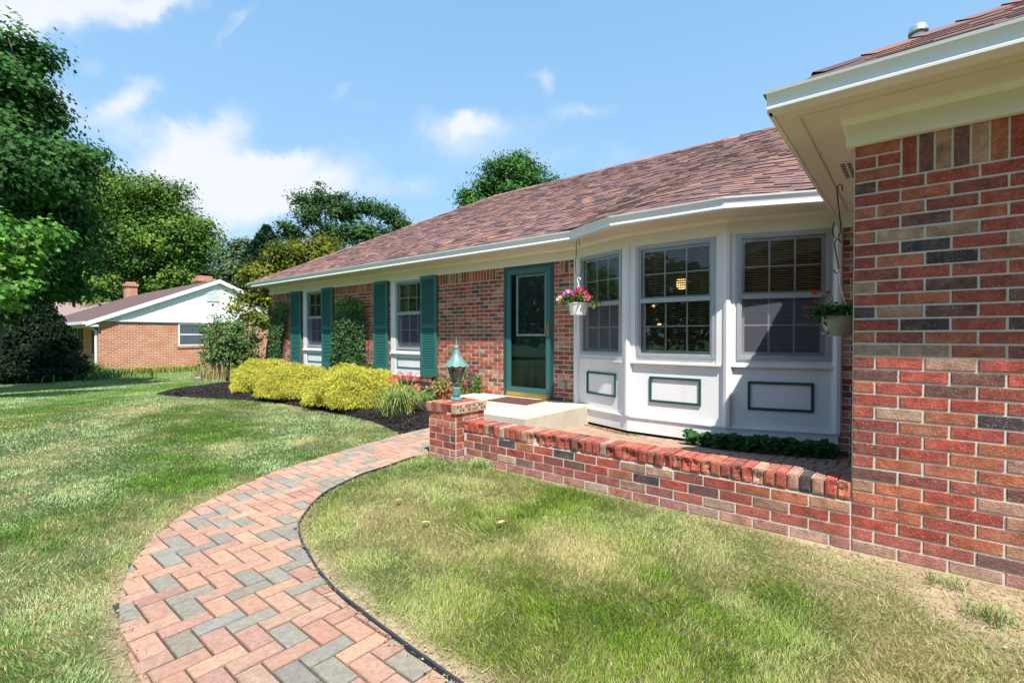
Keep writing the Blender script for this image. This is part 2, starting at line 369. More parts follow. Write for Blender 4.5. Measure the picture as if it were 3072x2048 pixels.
def dry(x, y):
    n = fbm(x+31, y-12, .55); n2 = fbm(x+3, y+40, 1.6); right = (sdist(x, y, PR) < 50) & (np.asarray(x) > -3.6)
    right = inpoly(x, y, [(-3.8,3.3),(-3.7,2.6),(-3.4,1.8),(-2.8,1.38),(-1.2,1.1),(3,1.0),(3,3.4)])
    base = np.where(right, .27+.33*sstep(-2.6, .6, x), .08)
    pe = sstep(.5, .05, sdist(x, y, PL))*.45
    return np.clip(base + pe + 2.0*(n-.5) + 1.2*(n2-.5), 0, 1)
def make_ground():
    xs = np.unique(np.concatenate([np.geomspace(40, 900, 14)*-1, np.arange(-40, -7, .8), np.arange(-7, 2.0, .05), np.arange(2, 12, 1.0), np.geomspace(12, 900, 12)]))
    ys = np.unique(np.concatenate([np.geomspace(12, 900, 12)*-1, np.arange(-12, 0, .8), np.arange(0, 4.2, .05), np.arange(4.2, 45, .8), np.geomspace(45, 900, 14)]))
    X, Y = np.meshgrid(xs, ys); Z = gz(X, Y) - .004
    inside = inpoly(X, Y, PATH); pd = sdist(X, Y, PATH+[PATH[0]]); Z = np.where(inside, np.minimum(Z, -.014-.08*(pd > .07)), Z)
    inh = (Y > 4.3) & (X > -13.6); Z = np.where(inh, -.09, Z)
    nx, ny = len(xs), len(ys); V = np.stack([X, Y, Z], -1).reshape(-1, 3)
    i = np.arange(nx-1); j = np.arange(ny-1); I, J = np.meshgrid(i, j); a = (J*nx+I).ravel()
    F = np.stack([a, a+1, a+nx+1, a+nx], 1)
    me = bpy.data.meshes.new('ground'); me.from_pydata(V.tolist(), [], F.tolist())
    D = dirt(X, Y)[..., None]; DR = dry(X, Y)[..., None]
    th = np.array([.05,.07,.02])*(1-DR) + np.array([.24,.20,.10])*DR
    far = sstep(9, 16, np.hypot(X, Y))[..., None]; th = th*(1-far)+np.array([.10,.16,.045])*far
    c = th*(1-D) + (np.array([.40,.31,.20])*(.7+.6*fbm(X+3,Y,.12)[...,None]))*D
    at_ = me.color_attributes.new('col', 'FLOAT_COLOR', 'POINT')
    at_.data.foreach_set('color', np.hstack([c.reshape(-1,3), np.ones((nx*ny,1))]).astype(np.float32).ravel())
    me.materials.append(M_ground); me.polygons.foreach_set('use_smooth', [True]*len(me.polygons))
    return setp(link(bpy.data.objects.new('ground', me), None), kind='structure')
make_ground()

# ---- pavers (90 degree herringbone), clipped to the path and terrace outline
def clip_poly(subj, rect):
    x0, x1, y0, y1 = rect; out = subj
    for ax, val, keep in ((0, x0, 1), (0, x1, -1), (1, y0, 1), (1, y1, -1)):
        inp = out; out = []
        for i in range(len(inp)):
            a = inp[i-1]; b = inp[i]; da = (a[ax]-val)*keep; db = (b[ax]-val)*keep
            if (da >= 0) != (db >= 0):
                t = da/(da-db); out.append((a[0]+(b[0]-a[0])*t, a[1]+(b[1]-a[1])*t))
            if db >= 0: out.append(b)
        if not out: return []
    return out
def area(P): return .5*sum(P[i-1][0]*P[i][1]-P[i][0]*P[i-1][1] for i in range(len(P)))
PAV = [((.455,.275,.20),.42),((.475,.305,.215),.16),((.41,.235,.18),.14),((.275,.255,.212),.28)]
def pick(pal, j=.10):
    r = random.random(); s = 0
    for c, w in pal:
        s += w
        if r <= s: break
    k = 1+random.uniform(-j, j); h = random.uniform(-.05,.05); return (c[0]*k*(1+h), c[1]*k, c[2]*k*(1-h))
def make_pavers():
    PSGN = 1 if area(PATH) > 0 else -1
    wx = .0870; wy = .0960; mb = MB().use(M_paver); bed = MB().use(M_sand)
    for a in range(-100, 60):
        for b in range(-60, 60):
            ox = a+2*b; oy = a-2*b
            for (rx0, rx1, ry0, ry1) in ((0,2,0,1),(0,1,1,3)):
                x0, x1, y0, y1 = (ox+rx0)*wx-.02, (ox+rx1)*wx-.02, (oy+ry0)*wy+.01, (oy+ry1)*wy+.01
                if x1 < -5.1 or x0 > .25 or y1 < .2 or y0 > 6.1: continue
                g = .0048; cx, cy = (x0+x1)/2, (y0+y1)/2
                rect = (x0+g, x1-g, y0+g, y1-g)
                cs = inpoly(np.array([rect[0],rect[1],rect[1],rect[0],cx]), np.array([rect[2],rect[2],rect[3],rect[3],cy]), PATH)
                if cs.all(): P = [(rect[0],rect[2]),(rect[1],rect[2]),(rect[1],rect[3]),(rect[0],rect[3])]
                else:
                    if not cs.any() and sdist(np.array([cx]), np.array([cy]), PATH+[PATH[0]])[0] > .12: continue
                    P = [(rect[0],rect[2]),(rect[1],rect[2]),(rect[1],rect[3]),(rect[0],rect[3])]
                    best = sorted((float(sdist(np.array([cx]), np.array([cy]), [PATH[q-1], PATH[q]])[0]), q) for q in range(len(PATH)))[:1]
                    for _, q in best:
                        (ax, ay), (bx_, by_) = PATH[q-1], PATH[q]; sg = PSGN; inp = P; P = []
                        f_ = lambda p: ((bx_-ax)*(p[1]-ay)-(by_-ay)*(p[0]-ax))*sg
                        for i in range(len(inp)):
                            A_ = inp[i-1]; B_ = inp[i]; da = f_(A_); db = f_(B_)
                            if (da >= 0) != (db >= 0): t = da/(da-db); P.append((A_[0]+(B_[0]-A_[0])*t, A_[1]+(B_[1]-A_[1])*t))
                            if db >= 0: P.append(B_)
                    if len(P) < 3 or abs(area(P)) < .0008: continue
                Q = [P[0]]
                for p in P[1:]:
                    if math.hypot(p[0]-Q[-1][0], p[1]-Q[-1][1]) > .002: Q.append(p)
                P = Q; n = len(P)
                if n < 3: continue
                c = (sum(p[0] for p in P)/n, sum(p[1] for p in P)/n)
                tx, ty = random.gauss(0,.006), random.gauss(0,.006); dz = random.gauss(0,.0009)
                zf = lambda p: float(patio_z(p[0], p[1])) + .006 + dz + tx*(p[0]-cx)+ty*(p[1]-cy)
                def ins(p, d): 
                    vx, vy = c[0]-p[0], c[1]-p[1]; l = math.hypot(vx, vy)+1e-6; return (p[0]+vx/l*d, p[1]+vy/l*d)
                top = [ins(p, .0055) for p in P]
                V = [(p[0],p[1],zf(p)-.04) for p in P]+[(p[0],p[1],zf(p)-.0035) for p in P]+[(p[0],p[1],zf(p)) for p in top]
                F = [(i,(i+1)%n,n+(i+1)%n,n+i) for i in range(n)]+[(n+i,n+(i+1)%n,2*n+(i+1)%n,2*n+i) for i in range(n)]+[tuple(2*n+i for i in range(n))]
                mb.faces(V, F, pick(PAV))
    setp(mb.build('path'), kind='structure')
    P = PATH; xs = np.arange(-5.1, .3, .15); ys = np.arange(.35, 6.2, .15)
    for x in xs:
        for y in ys:
            if inpoly(np.array([x+.075]), np.array([y+.075]), P)[0]:
                q = [(x,y),(x+.15,y),(x+.15,y+.15),(x,y+.15)]
                bed.face([(a,b,float(patio_z(a,b))-.008) for a,b in q])
    setp(bed.build('path_joint_sand'), kind='structure')
make_pavers()
def make_edging():
    for nm, P, lab in (('path_edging', PR, 'black plastic edging strip along the right, inner curve of the brick path'), ('path_edging', PL, 'black plastic edging strip along the left, outer curve of the brick path')):
        mb = MB().use(M_edge); n = len(P); pts = []
        sgn = -1 if P is PL else 1
        for i, p in enumerate(P):
            a = P[max(i-1,0)]; b = P[min(i+1,n-1)]; tx, ty = b[0]-a[0], b[1]-a[1]; l = math.hypot(tx,ty)+1e-9
            nx, ny = -ty/l*sgn, tx/l*sgn; pts.append((p, nx, ny))
        h = .010 if sgn > 0 else -.012
        for (p, nx, ny), (q, mx, my) in zip(pts[:-1], pts[1:]):
            if q[1] > 3.0: continue
            k0 = .003; k1 = .013
            z = lambda i: h + .006*math.sin(i[0]*3)+.003*math.sin(i[1]*11)
            A=(p[0]+nx*k0,p[1]+ny*k0); B=(p[0]+nx*k1,p[1]+ny*k1); C=(q[0]+mx*k1,q[1]+my*k1); D=(q[0]+mx*k0,q[1]+my*k0)
            mb.hexa([(*A,-.03),(*B,-.03),(*C,-.03),(*D,-.03),(*A,z(p)),(*B,z(p)),(*C,z(q)),(*D,z(q))])
        setp(mb.build(nm), lab, 'path edging')
make_edging()
def make_mulch():
    xs = np.arange(-14.2, -4.1, .06); ys = np.arange(3.0, 6.3, .06); X, Y = np.meshgrid(xs, ys)
    dd = sdist(X, Y, MULCH); ins = inpoly(X, Y, MULCH)
    Z = gz(X, Y)+np.where(ins, .07*sstep(0, .3, dd)+.05*(vnoise(X,Y,.09)-.5)*sstep(0,.1,dd)+.02*(vnoise(X,Y,.05)-.5)+.004, -.04)
    nx, ny = len(xs), len(ys); V = np.stack([X,Y,Z],-1).reshape(-1,3)
    m = MB().use(M_mulch); I = ins.ravel()
    F = [(j*nx+i, j*nx+i+1, (j+1)*nx+i+1, (j+1)*nx+i) for j in range(ny-1) for i in range(nx-1) if I[j*nx+i] or I[j*nx+i+1] or I[(j+1)*nx+i]]
    m.faces(V.tolist(), F); setp(m.build('mulch_bed'), kind='structure')
    # loose bark chips
    n = 26000; x = RNG.uniform(-14.1,-4.3,n); y = RNG.uniform(3.1,6.0,n); k = inpoly(x,y,MULCH)&(sdist(x,y,MULCH)>.01); x=x[k]; y=y[k]; n=len(x)
    L = RNG.uniform(.012,.045,n); W = RNG.uniform(.003,.009,n); a = RNG.uniform(0,2*PI,n); t = RNG.uniform(-.5,.5,n)
    z = gz(x,y)+.07*sstep(0,.3,sdist(x,y,MULCH))+RNG.uniform(.0,.022,n)
    ux,uy,uz = np.cos(a)*np.cos(t),np.sin(a)*np.cos(t),np.sin(t); vx,vy,vz=-np.sin(a),np.cos(a),RNG.uniform(-.6,.6,n)
    V = np.zeros((n,4,3)); C=np.stack([x,y,z],1); U=np.stack([ux,uy,uz],1)*L[:,None]; W_=np.stack([vx,vy,vz],1)*W[:,None]
    V[:,0]=C-U-W_;V[:,1]=C+U-W_;V[:,2]=C+U+W_;V[:,3]=C-U+W_
    g = RNG.uniform(.008,.04,n); cols=np.stack([g*1.15,g*.9,g*.85],1)
    setp(npmesh('mulch_chips', V.reshape(-1,3), 4, cols, M_straw), 'black shredded bark mulch covering the planting bed along the house front', 'mulch', kind='stuff')
make_mulch()

# ------------------------------------------------------------------ brickwork
BR = [((.45,.11,.06),.27),((.34,.07,.05),.15),((.19,.095,.07),.14),((.44,.19,.105),.20),((.46,.28,.18),.10),((.27,.115,.08),.11),((.10,.07,.065),.03)]
BRW = [((.41,.088,.06),.42),((.46,.145,.08),.22),((.20,.09,.075),.08),((.46,.25,.17),.09),((.48,.31,.22),.05),((.32,.085,.065),.12),((.09,.065,.07),.04)]
CH = .2032; CV = .0686
def brick(mb, O, U, N_, a0, a1, z0, z1, pal, depth=.018, out=0, rough=False):
    """one bevelled brick on a wall plane: O origin, U along the wall, N_ outward"""
    d = out + random.gauss(0, .0008); b = .0032; col = pick(pal, .16); ds = max(0, min(.5, (.10-z0)*4)) if pal is BRW else 0; col = tuple(c_*(1-ds)+q_*ds for c_, q_ in zip(col, (.50,.36,.31))); ti = random.gauss(0, .0006)
    P = lambda a, z, o: (O[0]+U[0]*a+N_[0]*o, O[1]+U[1]*a+N_[1]*o, z)
    j = lambda: random.gauss(0, .0005)
    V = [P(a0,z0,d-depth),P(a1,z0,d-depth),P(a1,z1,d-depth),P(a0,z1,d-depth), P(a0+j(),z0+j(),d-b),P(a1+j(),z0+j(),d-b),P(a1+j(),z1+j(),d-b+ti),P(a0+j(),z1+j(),d-b+ti),
         P(a0+b,z0+b,d),P(a1-b,z0+b,d),P(a1-b,z1-b,d+ti),P(a0+b,z1-b,d+ti)]
    F = [(4,5,9,8),(5,6,10,9),(6,7,11,10),(7,4,8,11),(0,1,5,4),(1,2,6,5),(2,3,7,6),(3,0,4,7)]
    F.append((8,9,10,11))
    mb.faces(V, F, col)
def brick_wall(mb, O, U, N_, length, z0, z1, holes=(), off=0, pal=BR, soldier=None, joint=.010):
    """running-bond courses between z0 and z1; holes: (a0,a1,z0,z1); soldier: (a0,a1) ranges of the top upright course"""
    mb.use(M_brick); zt = z1; nrow = int(math.ceil((z1-z0)/CV)); hj = joint/2
    for k in range(nrow):
        b0 = z1-(k+1)*CV+hj; b1 = z1-k*CV-hj
        if b0 < z0-CV*.6: continue
        s = off + (CH/2 if k % 2 else 0); a = s-CH*math.ceil(s/CH)
        zc = (b0+b1)/2
        cuts = [(h[0], h[1]) for h in holes if h[2] < zc < h[3]]
        if soldier and k < 3: cuts += list(soldier)
        while a < length:
            segs = [(max(a, 0), min(a+CH, length))]
            for h in cuts:
                ns = []
                for q in segs:
                    if h[1] <= q[0] or h[0] >= q[1]: ns.append(q); continue
                    if h[0] > q[0]: ns.append((q[0], h[0]))
                    if h[1] < q[1]: ns.append((h[1], q[1]))
                segs = ns
            for q in segs:
                if q[1]-q[0] > .03: brick(mb, O, U, N_, q[0]+hj, q[1]-hj, b0, b1, pal)
            a += CH
    if soldier:
        for (s0, s1) in soldier:
            n = max(1, round((s1-s0)/.0677)); w = (s1-s0)/n
            for i in range(n):
                a = s0+i*w; zc = z1-.1
                if any(h[0] < a+w/2 < h[1] and h[2] < zc < h[3] for h in holes): continue
                brick(mb, O, U, N_, a+hj, a+w-hj, z1-3*CV+hj, z1-hj, pal)
    # mortar backing
    mb.use(M_mortar); xs = sorted({0, length, *[max(0,min(length,v)) for h in holes for v in (h[0], h[1])]})
    P = lambda a, z, o=-.0045: (O[0]+U[0]*a+N_[0]*o, O[1]+U[1]*a+N_[1]*o, z)
    for a0, a1 in zip(xs[:-1], xs[1:]):
        if a1-a0 < 1e-4: continue
        hs = sorted([(h[2], h[3]) for h in holes if h[0] < (a0+a1)/2 < h[1]]); z = z0
        for h0, h1 in hs+[(z1, z1)]:
            if h0 > z: mb.face([P(a0,z),P(a1,z),P(a1,h0),P(a0,h0)])
            z = h1

FY = 6.08; FL = -13.63
house = thing('brick_house', (-7, FY, 0), 'long red brick ranch house with white bow window, teal shutters and brown shingle roof', 'house')
DX0, DX1 = -5.17, -4.19
W1 = (-11.81, -10.58); W2 = (-8.21, -6.98)
def facade():
    mb = MB(); holes = [(W1[0]-FL, W1[1]-FL, .40, 2.34), (W2[0]-FL, W2[1]-FL, .40, 2.34), (DX0-FL, DX1-FL, -1, 2.34), (-7.34-FL, -6.93-FL, .0, .215)]
    L = -3.77-FL
    sol = [(.1,-11.9-FL), (-10.55-FL,-8.28-FL), (-6.95-FL,-5.37-FL), (-4.08-FL,-3.92-FL)]
    brick_wall(mb, (FL, FY), (1,0), (0,-1), L, -.10, 2.345, holes, off=.07, soldier=sol)
    # rowlock sills under the two windows
    for w in (W1, W2):
        n = round((w[1]-w[0])/.0677); mb.use(M_brick)
        for i in range(n):
            a = w[0]+(w[1]-w[0])*i/n; b = w[0]+(w[1]-w[0])*(i+1)/n; mb.box(a+.005, b-.005, FY-.035, FY+.05, .325, .415, pick(BR,.16))
        mb.use(M_mortar); mb.box(w[0], w[1], FY-.027, FY+.05, .33, .408)
    mb.build('wall', house)
    m2 = MB(); brick_wall(m2, (-.60, FY), (1,0), (0,-1), .38, -.10, 2.345, off=.12); m2.build('wall', house, label='narrow brick strip between the bow window and the garage wing')
    m3 = MB(); brick_wall(m3, (FL, FY+9.0), (0,-1), (-1,0), 9.0, -.3, 2.345); m3.build('wall', house)
    # interior shell so the windows look into dark rooms
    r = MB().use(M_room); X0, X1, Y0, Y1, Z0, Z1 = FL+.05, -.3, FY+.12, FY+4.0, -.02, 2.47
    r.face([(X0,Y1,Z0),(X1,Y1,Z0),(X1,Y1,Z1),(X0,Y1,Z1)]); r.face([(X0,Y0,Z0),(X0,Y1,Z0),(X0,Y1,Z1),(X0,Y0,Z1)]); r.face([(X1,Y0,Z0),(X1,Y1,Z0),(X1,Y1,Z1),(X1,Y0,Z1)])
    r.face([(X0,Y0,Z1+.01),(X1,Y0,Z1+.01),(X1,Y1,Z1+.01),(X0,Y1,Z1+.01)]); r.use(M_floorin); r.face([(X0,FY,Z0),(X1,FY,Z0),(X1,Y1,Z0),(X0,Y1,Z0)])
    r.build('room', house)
facade()
WY = 3.31; WX = -.25
def wing_walls():
    mb = MB(); brick_wall(mb, (WX, WY), (1,0), (0,-1), 6.2, -.14, 2.262, off=.0, soldier=[(.205, 6.2)], pal=BRW)
    brick_wall(mb, (WX, WY+2.75), (0,-1), (-1,0), 2.75, -.14, 2.262, off=.0, pal=BRW)
    mb.build('garage_wing_wall', house)
wing_walls()

def make_garden_wall():
    mb = MB(); x0 = -3.33; L = WX-x0
    brick_wall(mb, (x0, WY-.003), (1,0), (0,-1), L, -.14, .272, off=.03, pal=BRW)
    brick_wall(mb, (WX, 3.505), (-1,0), (0,1), L, -.14, .272, off=.1, pal=BRW)
    mb.use(M_mortar); mb.box(x0, WX-.001, WY+.006, 3.496, -.14, .278)
    g = MB(); n = 48; w = L/n
    for i in range(n):
        a = x0+i*w+.0045; b = x0+(i+1)*w-.0045; r = random.random(); col = pick(BRW, .18)
        z0 = .284+random.gauss(0,.001); z1 = .378+random.gauss(0,.002); y0 = WY-.006+random.gauss(0,.0035); y1 = 3.515+random.gauss(0,.003)
        nx, nz = 5, 6; G = []; chip = random.random() < .5; cu = random.random(); cz = random.random()*.6+.2; sd = random.random()*50
        for kz in range(nz+1):
            for kx in range(nx+1):
                u = kx/nx; v = kz/nz; dep = 0
                if chip: dep = .017*max(0, 1-((u-cu)**2*1.3+(v-cz)**2*2.2)*1.6)*(.5+float(vnoise(u*3+sd, v*3, .5)))
                dep += .0015*random.random()
                e = 0 if 0 < kx < nx and 0 < kz < nz else .004
                G.append((a+(b-a)*u, y0+dep+e, z0+(z1-z0)*v))
        F = [(k*(nx+1)+j, k*(nx+1)+j+1, (k+1)*(nx+1)+j+1, (k+1)*(nx+1)+j) for k in range(nz) for j in range(nx)]
        g.faces(G, F, tuple(c*1.05 for c in col) if chip else col)
        t = [G[nz*(nx+1)+j] for j in range(nx+1)]; top = tuple(c*.9+.02 for c in col)
        g.face([*t, (b, y1, z1), (a, y1, z1)], top)
        g.face([(a,y1,z0),(a,y1,z1),(b,y1,z1),(b,y1,z0)], col)
        lft = [G[k*(nx+1)] for k in range(nz+1)]; g.face([(a,y1,z0), *lft, (a,y1,z1)], col)
        rgt = [G[k*(nx+1)+nx] for k in range(nz+1)][::-1]; g.face([(b,y1,z1), *rgt, (b,y1,z0)], col)
    t = thing('garden_wall', (x0+L/2, 3.4, 0), 'low red brick garden wall between the square pier and the garage corner', 'wall')
    mb.build('wall_body', t); g.use(M_mortar); g.box(x0, WX-.001, WY+.021, 3.500, .27, .366); g.mats = [M_brick, M_mortar]
    g.mi = [0]*(len(g.f)-6)+[1]*6
    g.build('cap', t)
    # pier
    p = thing('brick_pier', (-3.55, 3.42, 0), 'square red brick pier carrying the green lantern, at the end of the low wall', 'pier')
    X0, X1, Y0, Y1 = -3.745, -3.355, 3.225, 3.625; m = MB(); ZT = .452
    for (O, U, N_, L_, of) in (((X0,Y0),(1,0),(0,-1),X1-X0,.0),((X1,Y0),(0,1),(1,0),Y1-Y0,.1),((X1,Y1),(-1,0),(0,1),X1-X0,.0),((X0,Y1),(0,-1),(-1,0),Y1-Y0,.1)):
        brick_wall(m, O, U, N_, L_, -.14, ZT, off=of, pal=BRW)
    m.use(M_mortar); m.box(X0+.008,X1-.008,Y0+.008,Y1-.008,-.14,ZT+.006); m.build('pier_body', p)
    c = MB(); n = 6; a0 = X0-.02; a1 = X1+.022; w = (a1-a0)/n
    c.use(M_mortar); c.box(a0+.012, a1-.012, Y0+.006, Y1+.008, ZT, ZT+.088); c.use(M_brick)
    for i in range(n):
        for k in range(2):
            x0_ = a0+i*w+.004; x1_ = a0+(i+1)*w-.004; y0_ = Y0-.022+k*.222+.003+random.gauss(0,.003); y1_ = y0_+.212; z0, z1 = ZT+.006, ZT+.098+random.gauss(0,.002)
            col = pick(BRW,.15); q = .004
            V = [(x0_,y0_,z0),(x1_,y0_,z0),(x1_,y1_,z0),(x0_,y1_,z0),(x0_,y0_,z1-q),(x1_,y0_,z1-q),(x1_,y1_,z1-q),(x0_,y1_,z1-q),(x0_+q,y0_+q,z1),(x1_-q,y0_+q,z1),(x1_-q,y1_-q,z1),(x0_+q,y1_-q,z1)]
            if k == 0:
                V[0] = (x0_,y0_+random.uniform(0,.02),z0); V[1] = (x1_,y0_+random.uniform(0,.02),z0)
            c.faces(V, [(0,3,2,1),(0,1,5,4),(1,2,6,5),(2,3,7,6),(3,0,4,7),(4,5,9,8),(5,6,10,9),(6,7,11,10),(7,4,8,11),(8,9,10,11)], col)
            if i == n-1:   # core holes of the bricks laid on edge
                for hy in range(5):
                    for hz in range(2):
                        yy = y0_+.03+hy*.038; zz = z0+.028+hz*.036; rad = .0095; xx = x1_+.0012
                        c.use(M_dark if (hy+hz+k) % 3 else M_mortar)
                        c.face([(xx, yy+rad*math.cos(t), zz+rad*math.sin(t)) for t in [2*PI*q_/10 for q_ in range(10)]]); c.use(M_brick)
    c.build('cap', p)
make_garden_wall()

# ------------------------------------------------------------------ roofs, gutters, soffits
EA = [(-3.578,5.557),(-2.785,5.195),(-1.493,5.215),(-.69,5.575)]
ZE = 2.60; PM = .536; RY = 10.44; RX0 = -9.26
def eave_y(x):
    if x <= EA[0][0] or x >= EA[3][0]: return 5.57
    for (a, b), (c, d) in zip(EA[:-1], EA[1:]):
        if a <= x <= c: return b+(d-b)*(x-a)/(c-a)
_ES = {}
def eave_s(x):
    k = round(x, 2)
    if k not in _ES: _ES[k] = sum(eave_y(k+(i-8)*.07) for i in range(17))/17
    return _ES[k]
def roof_z(x, y):
    e = eave_s(x); f = max(0., min(1., (10.2-y)/(10.2-e)))
    return ZE+PM*(y-5.57)+PM*(5.57-e)*f*f*(1.6-.6*f)
SH = [((.225,.125,.115),.48),((.31,.165,.115),.14),((.105,.072,.078),.13),((.185,.105,.10),.25)]
def shingle_rows(mb, y0, y1, dy, xlim, zf, emin, pal=SH, lifts=(.009,.013,.018)):
    """rows of shingle tabs, each slightly lifted at its lower edge"""
    k = 0; y = y0
    while y < y1:
        xa, xb = xlim(y); x = xa - random.random()*.3
        while x < xb:
            w = random.choice((.10,.13,.16,.2,.25)); a = max(x, xa); b = min(x+w, xb); x += w
            if b-a < .02: continue
            ya0 = max(y, emin(a)+.075); yb0 = max(y, emin(b)+.075)
            if ya0 >= y+dy-.012 or yb0 >= y+dy-.012: continue
            ya0 = min(ya0, y+dy-.001); yb0 = min(yb0, y+dy-.001)
            lift = random.choice(lifts); col = pick(pal, .12)
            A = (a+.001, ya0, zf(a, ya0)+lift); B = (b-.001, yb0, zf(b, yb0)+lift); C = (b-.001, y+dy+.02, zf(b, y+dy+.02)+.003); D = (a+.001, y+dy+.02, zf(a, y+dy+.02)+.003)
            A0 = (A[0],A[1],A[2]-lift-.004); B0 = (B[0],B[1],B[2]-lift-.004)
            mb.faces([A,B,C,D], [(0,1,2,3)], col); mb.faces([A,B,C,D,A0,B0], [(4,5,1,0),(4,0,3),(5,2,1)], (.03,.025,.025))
        y += dy; k += 1
def roofs():
    m = MB().use(M_shingle)
    hipx = lambda y: -13.90+(y-5.57)*(RX0+13.90)/(RY-5.57)
    zf = lambda x, y: roof_z(x, y)
    shingle_rows(m, 5.07, RY, .104, lambda y: (hipx(max(y+.12,5.57)), 9.0), zf, eave_y)
    # deck below the tabs, hip face, back face
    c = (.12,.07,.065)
    xs = [hipx(5.57), hipx(10.2), EA[0][0], *[EA[0][0]+(EA[3][0]-EA[0][0])*i/20 for i in range(1,20)], EA[3][0], 9]
    gx = [hipx(5.57)+.1]+[-13+.5*q for q in range(18)]+[-4+.15*q for q in range(28)]+[1, 4, 9]
    for a, b in zip(gx[:-1], gx[1:]):
        for q in range(10):
            P = []
            for (x_, t_) in ((a, q/10), (b, q/10), (b, (q+1)/10), (a, (q+1)/10)):
                y_ = eave_y(x_)+.08; y_ += (RY-y_)*t_; xx = max(x_, hipx(max(y_, 5.57))); P.append((xx, y_, zf(xx, y_)-.022))
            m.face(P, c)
    zr = ZE+PM*(RY-5.57)
    yb = 2*RY-5.57
    m.face([(-13.90,5.57,ZE),(RX0,RY,zr),(-13.90,yb,ZE)], c); m.face([(9,RY,zr),(9,yb,ZE),(-13.90,yb,ZE),(RX0,RY,zr)][::-1], c)
    # ridge and hip caps
    x = RX0
    while x < 9: m.faces([(x,RY-.14,zr-.06),(x+.26,RY-.14,zr-.075),(x+.26,RY,zr+.012),(x,RY,zr+.03),(x,RY+.14,zr-.06),(x+.26,RY+.14,zr-.075)], [(0,1,2,3),(3,2,5,4)], pick(SH,.1)); x += .2
    n = 34
    for i in range(n):
        t0 = i/n; t1 = (i+1.3)/n; q = lambda t: Vector((-13.90+(RX0+13.90)*t, 5.57+(RY-5.57)*t, ZE+(zr-ZE)*t)); A = q(t0); B = q(t1); s = Vector((.11,-.11,-.055)); 
        m.faces([A+s, B+s-Vector((0,0,.01)), B+Vector((0,0,.012)), A+Vector((0,0,.028)), A-s*.6-Vector((0,0,.08)), B-s*.6-Vector((0,0,.09))], [(0,1,2,3),(3,2,5,4)], pick(SH,.1))
    m.build('roof', house)
    # garage wing roof (hip front)
    w = MB().use(M_shingle); X0, X1, Y0 = -.62, 7.4, 2.86; ZW = 2.50; p = .545; H = (X1-X0)/2; XR = X0+H; YR = Y0+H; ZR = ZW+p*H
    zw = lambda x, y: ZW+p*(y-Y0)
    shingle_rows(w, Y0-.05, YR, .104, lambda y: (X0+max(0,y+.14-Y0), X1-max(0,y+.14-Y0)), zw, lambda x: Y0, lifts=(.006,.010))
    w.face([(X0+.05,Y0+.08,ZW+.02),(X1-.05,Y0+.08,ZW+.02),(XR,YR,ZR-.02)], c)
    # side slopes rows (rotate axes): side facing -X
    sm = MB().use(M_shingle); shingle_rows(sm, X0-.04, XR, .127, lambda x: (-(14.0), -(Y0+.14+max(0,x+.05-X0))), lambda a, x: ZW+p*(x-X0), lambda a: X0)
    w.faces([(y, -x, z) for (x, y, z) in sm.v], [f for f in sm.f]); w.c[-len(sm.f):] = sm.c
    w.face([(X0,Y0,ZW-.005),(XR,YR,ZR-.005),(XR,14,ZR-.005),(X0,14,ZW-.005)], c); w.face([(X1,Y0,ZW),(X1,14,ZW),(XR,14,ZR),(XR,YR,ZR)], c)
    for i in range(1,26):
        t0 = i*.2; q = lambda t: Vector((X0+t, Y0+t, ZW+p*t)); A = q(t0); B = q(t0+.27); s = Vector((.07,-.07,-.036))
        w.faces([A+s+Vector((0,0,.010)), B+s, B+Vector((0,0,.010)), A+Vector((0,0,.022)), A-s*.3-Vector((0,0,.03)), B-s*.3-Vector((0,0,.035))], [(0,1,2,3),(3,2,5,4)], pick(SH,.1))
    ow = w.build('garage_wing_roof', house)
    v = MB().use(M_galv); c0 = at(2755, 118, 4.0); zb = ZW+.545*(c0.x+.62)-.05
    v.lathe((c0.x,c0.y,0), [(.045,zb),(.045,c0.z-.03)], 20); v.lathe((c0.x,c0.y,c0.z), [(.062,-.03),(.068,-.02),(.068,.005),(.060,.008),(.045,.012)], 24)
    v.lathe((c0.x,c0.y,c0.z), [(.047,.0),(.047,.05)], 16)
    v.lathe((c0.x,c0.y,c0.z), [(.066,.045),(.070,.055),(.058,.10),(.04,.115),(.001,.12)], 24); v.lathe((c0.x,c0.y,zb), [(.12,-.02),(.07,.08),(.05,.12)], 20)
    v.build('vent_pipe', ow, smooth=False)
roofs()
GP = [(0,.0),(.090,.0),(.098,.003),(.099,.018),(.094,.026),(.095,.045),(.101,.070),(.110,.088),(.113,.097),(.118,.098),(.121,.116),(.108,.118),(.104,.10),(.002,.10)]
GP2 = [(o, z*.80) for o, z in GP]
def sweep(mb, line, prof, zb, sgn=1, cap=True):
    """profile swept along a horizontal polyline; outward is to the right of travel when sgn=1"""
    n = len(line); st = []
    for i, p in enumerate(line):
        d = []
        if i > 0: v = Vector(p)-Vector(line[i-1]); d.append(v.normalized())
        if i < n-1: v = Vector(line[i+1])-Vector(p); d.append(v.normalized())
        nn = [Vector((q.y, -q.x))*sgn for q in d]
        m_ = nn[0] if len(nn) == 1 else (nn[0]+nn[1]).normalized()/max(.3, (nn[0]+nn[1]).normalized().dot(nn[0]))
        st.append([(p[0]+m_.x*o, p[1]+m_.y*o, zb+z) for o, z in prof])
    k = len(prof); V = [v for s in st for v in s]
    F = [(i*k+j, i*k+(j+1)%k, (i+1)*k+(j+1)%k, (i+1)*k+j) for i in range(n-1) for j in range(k)]
    if cap: F += [tuple(range(k)), tuple((n-1)*k+j for j in range(k))[::-1]]
    mb.faces(V, F)
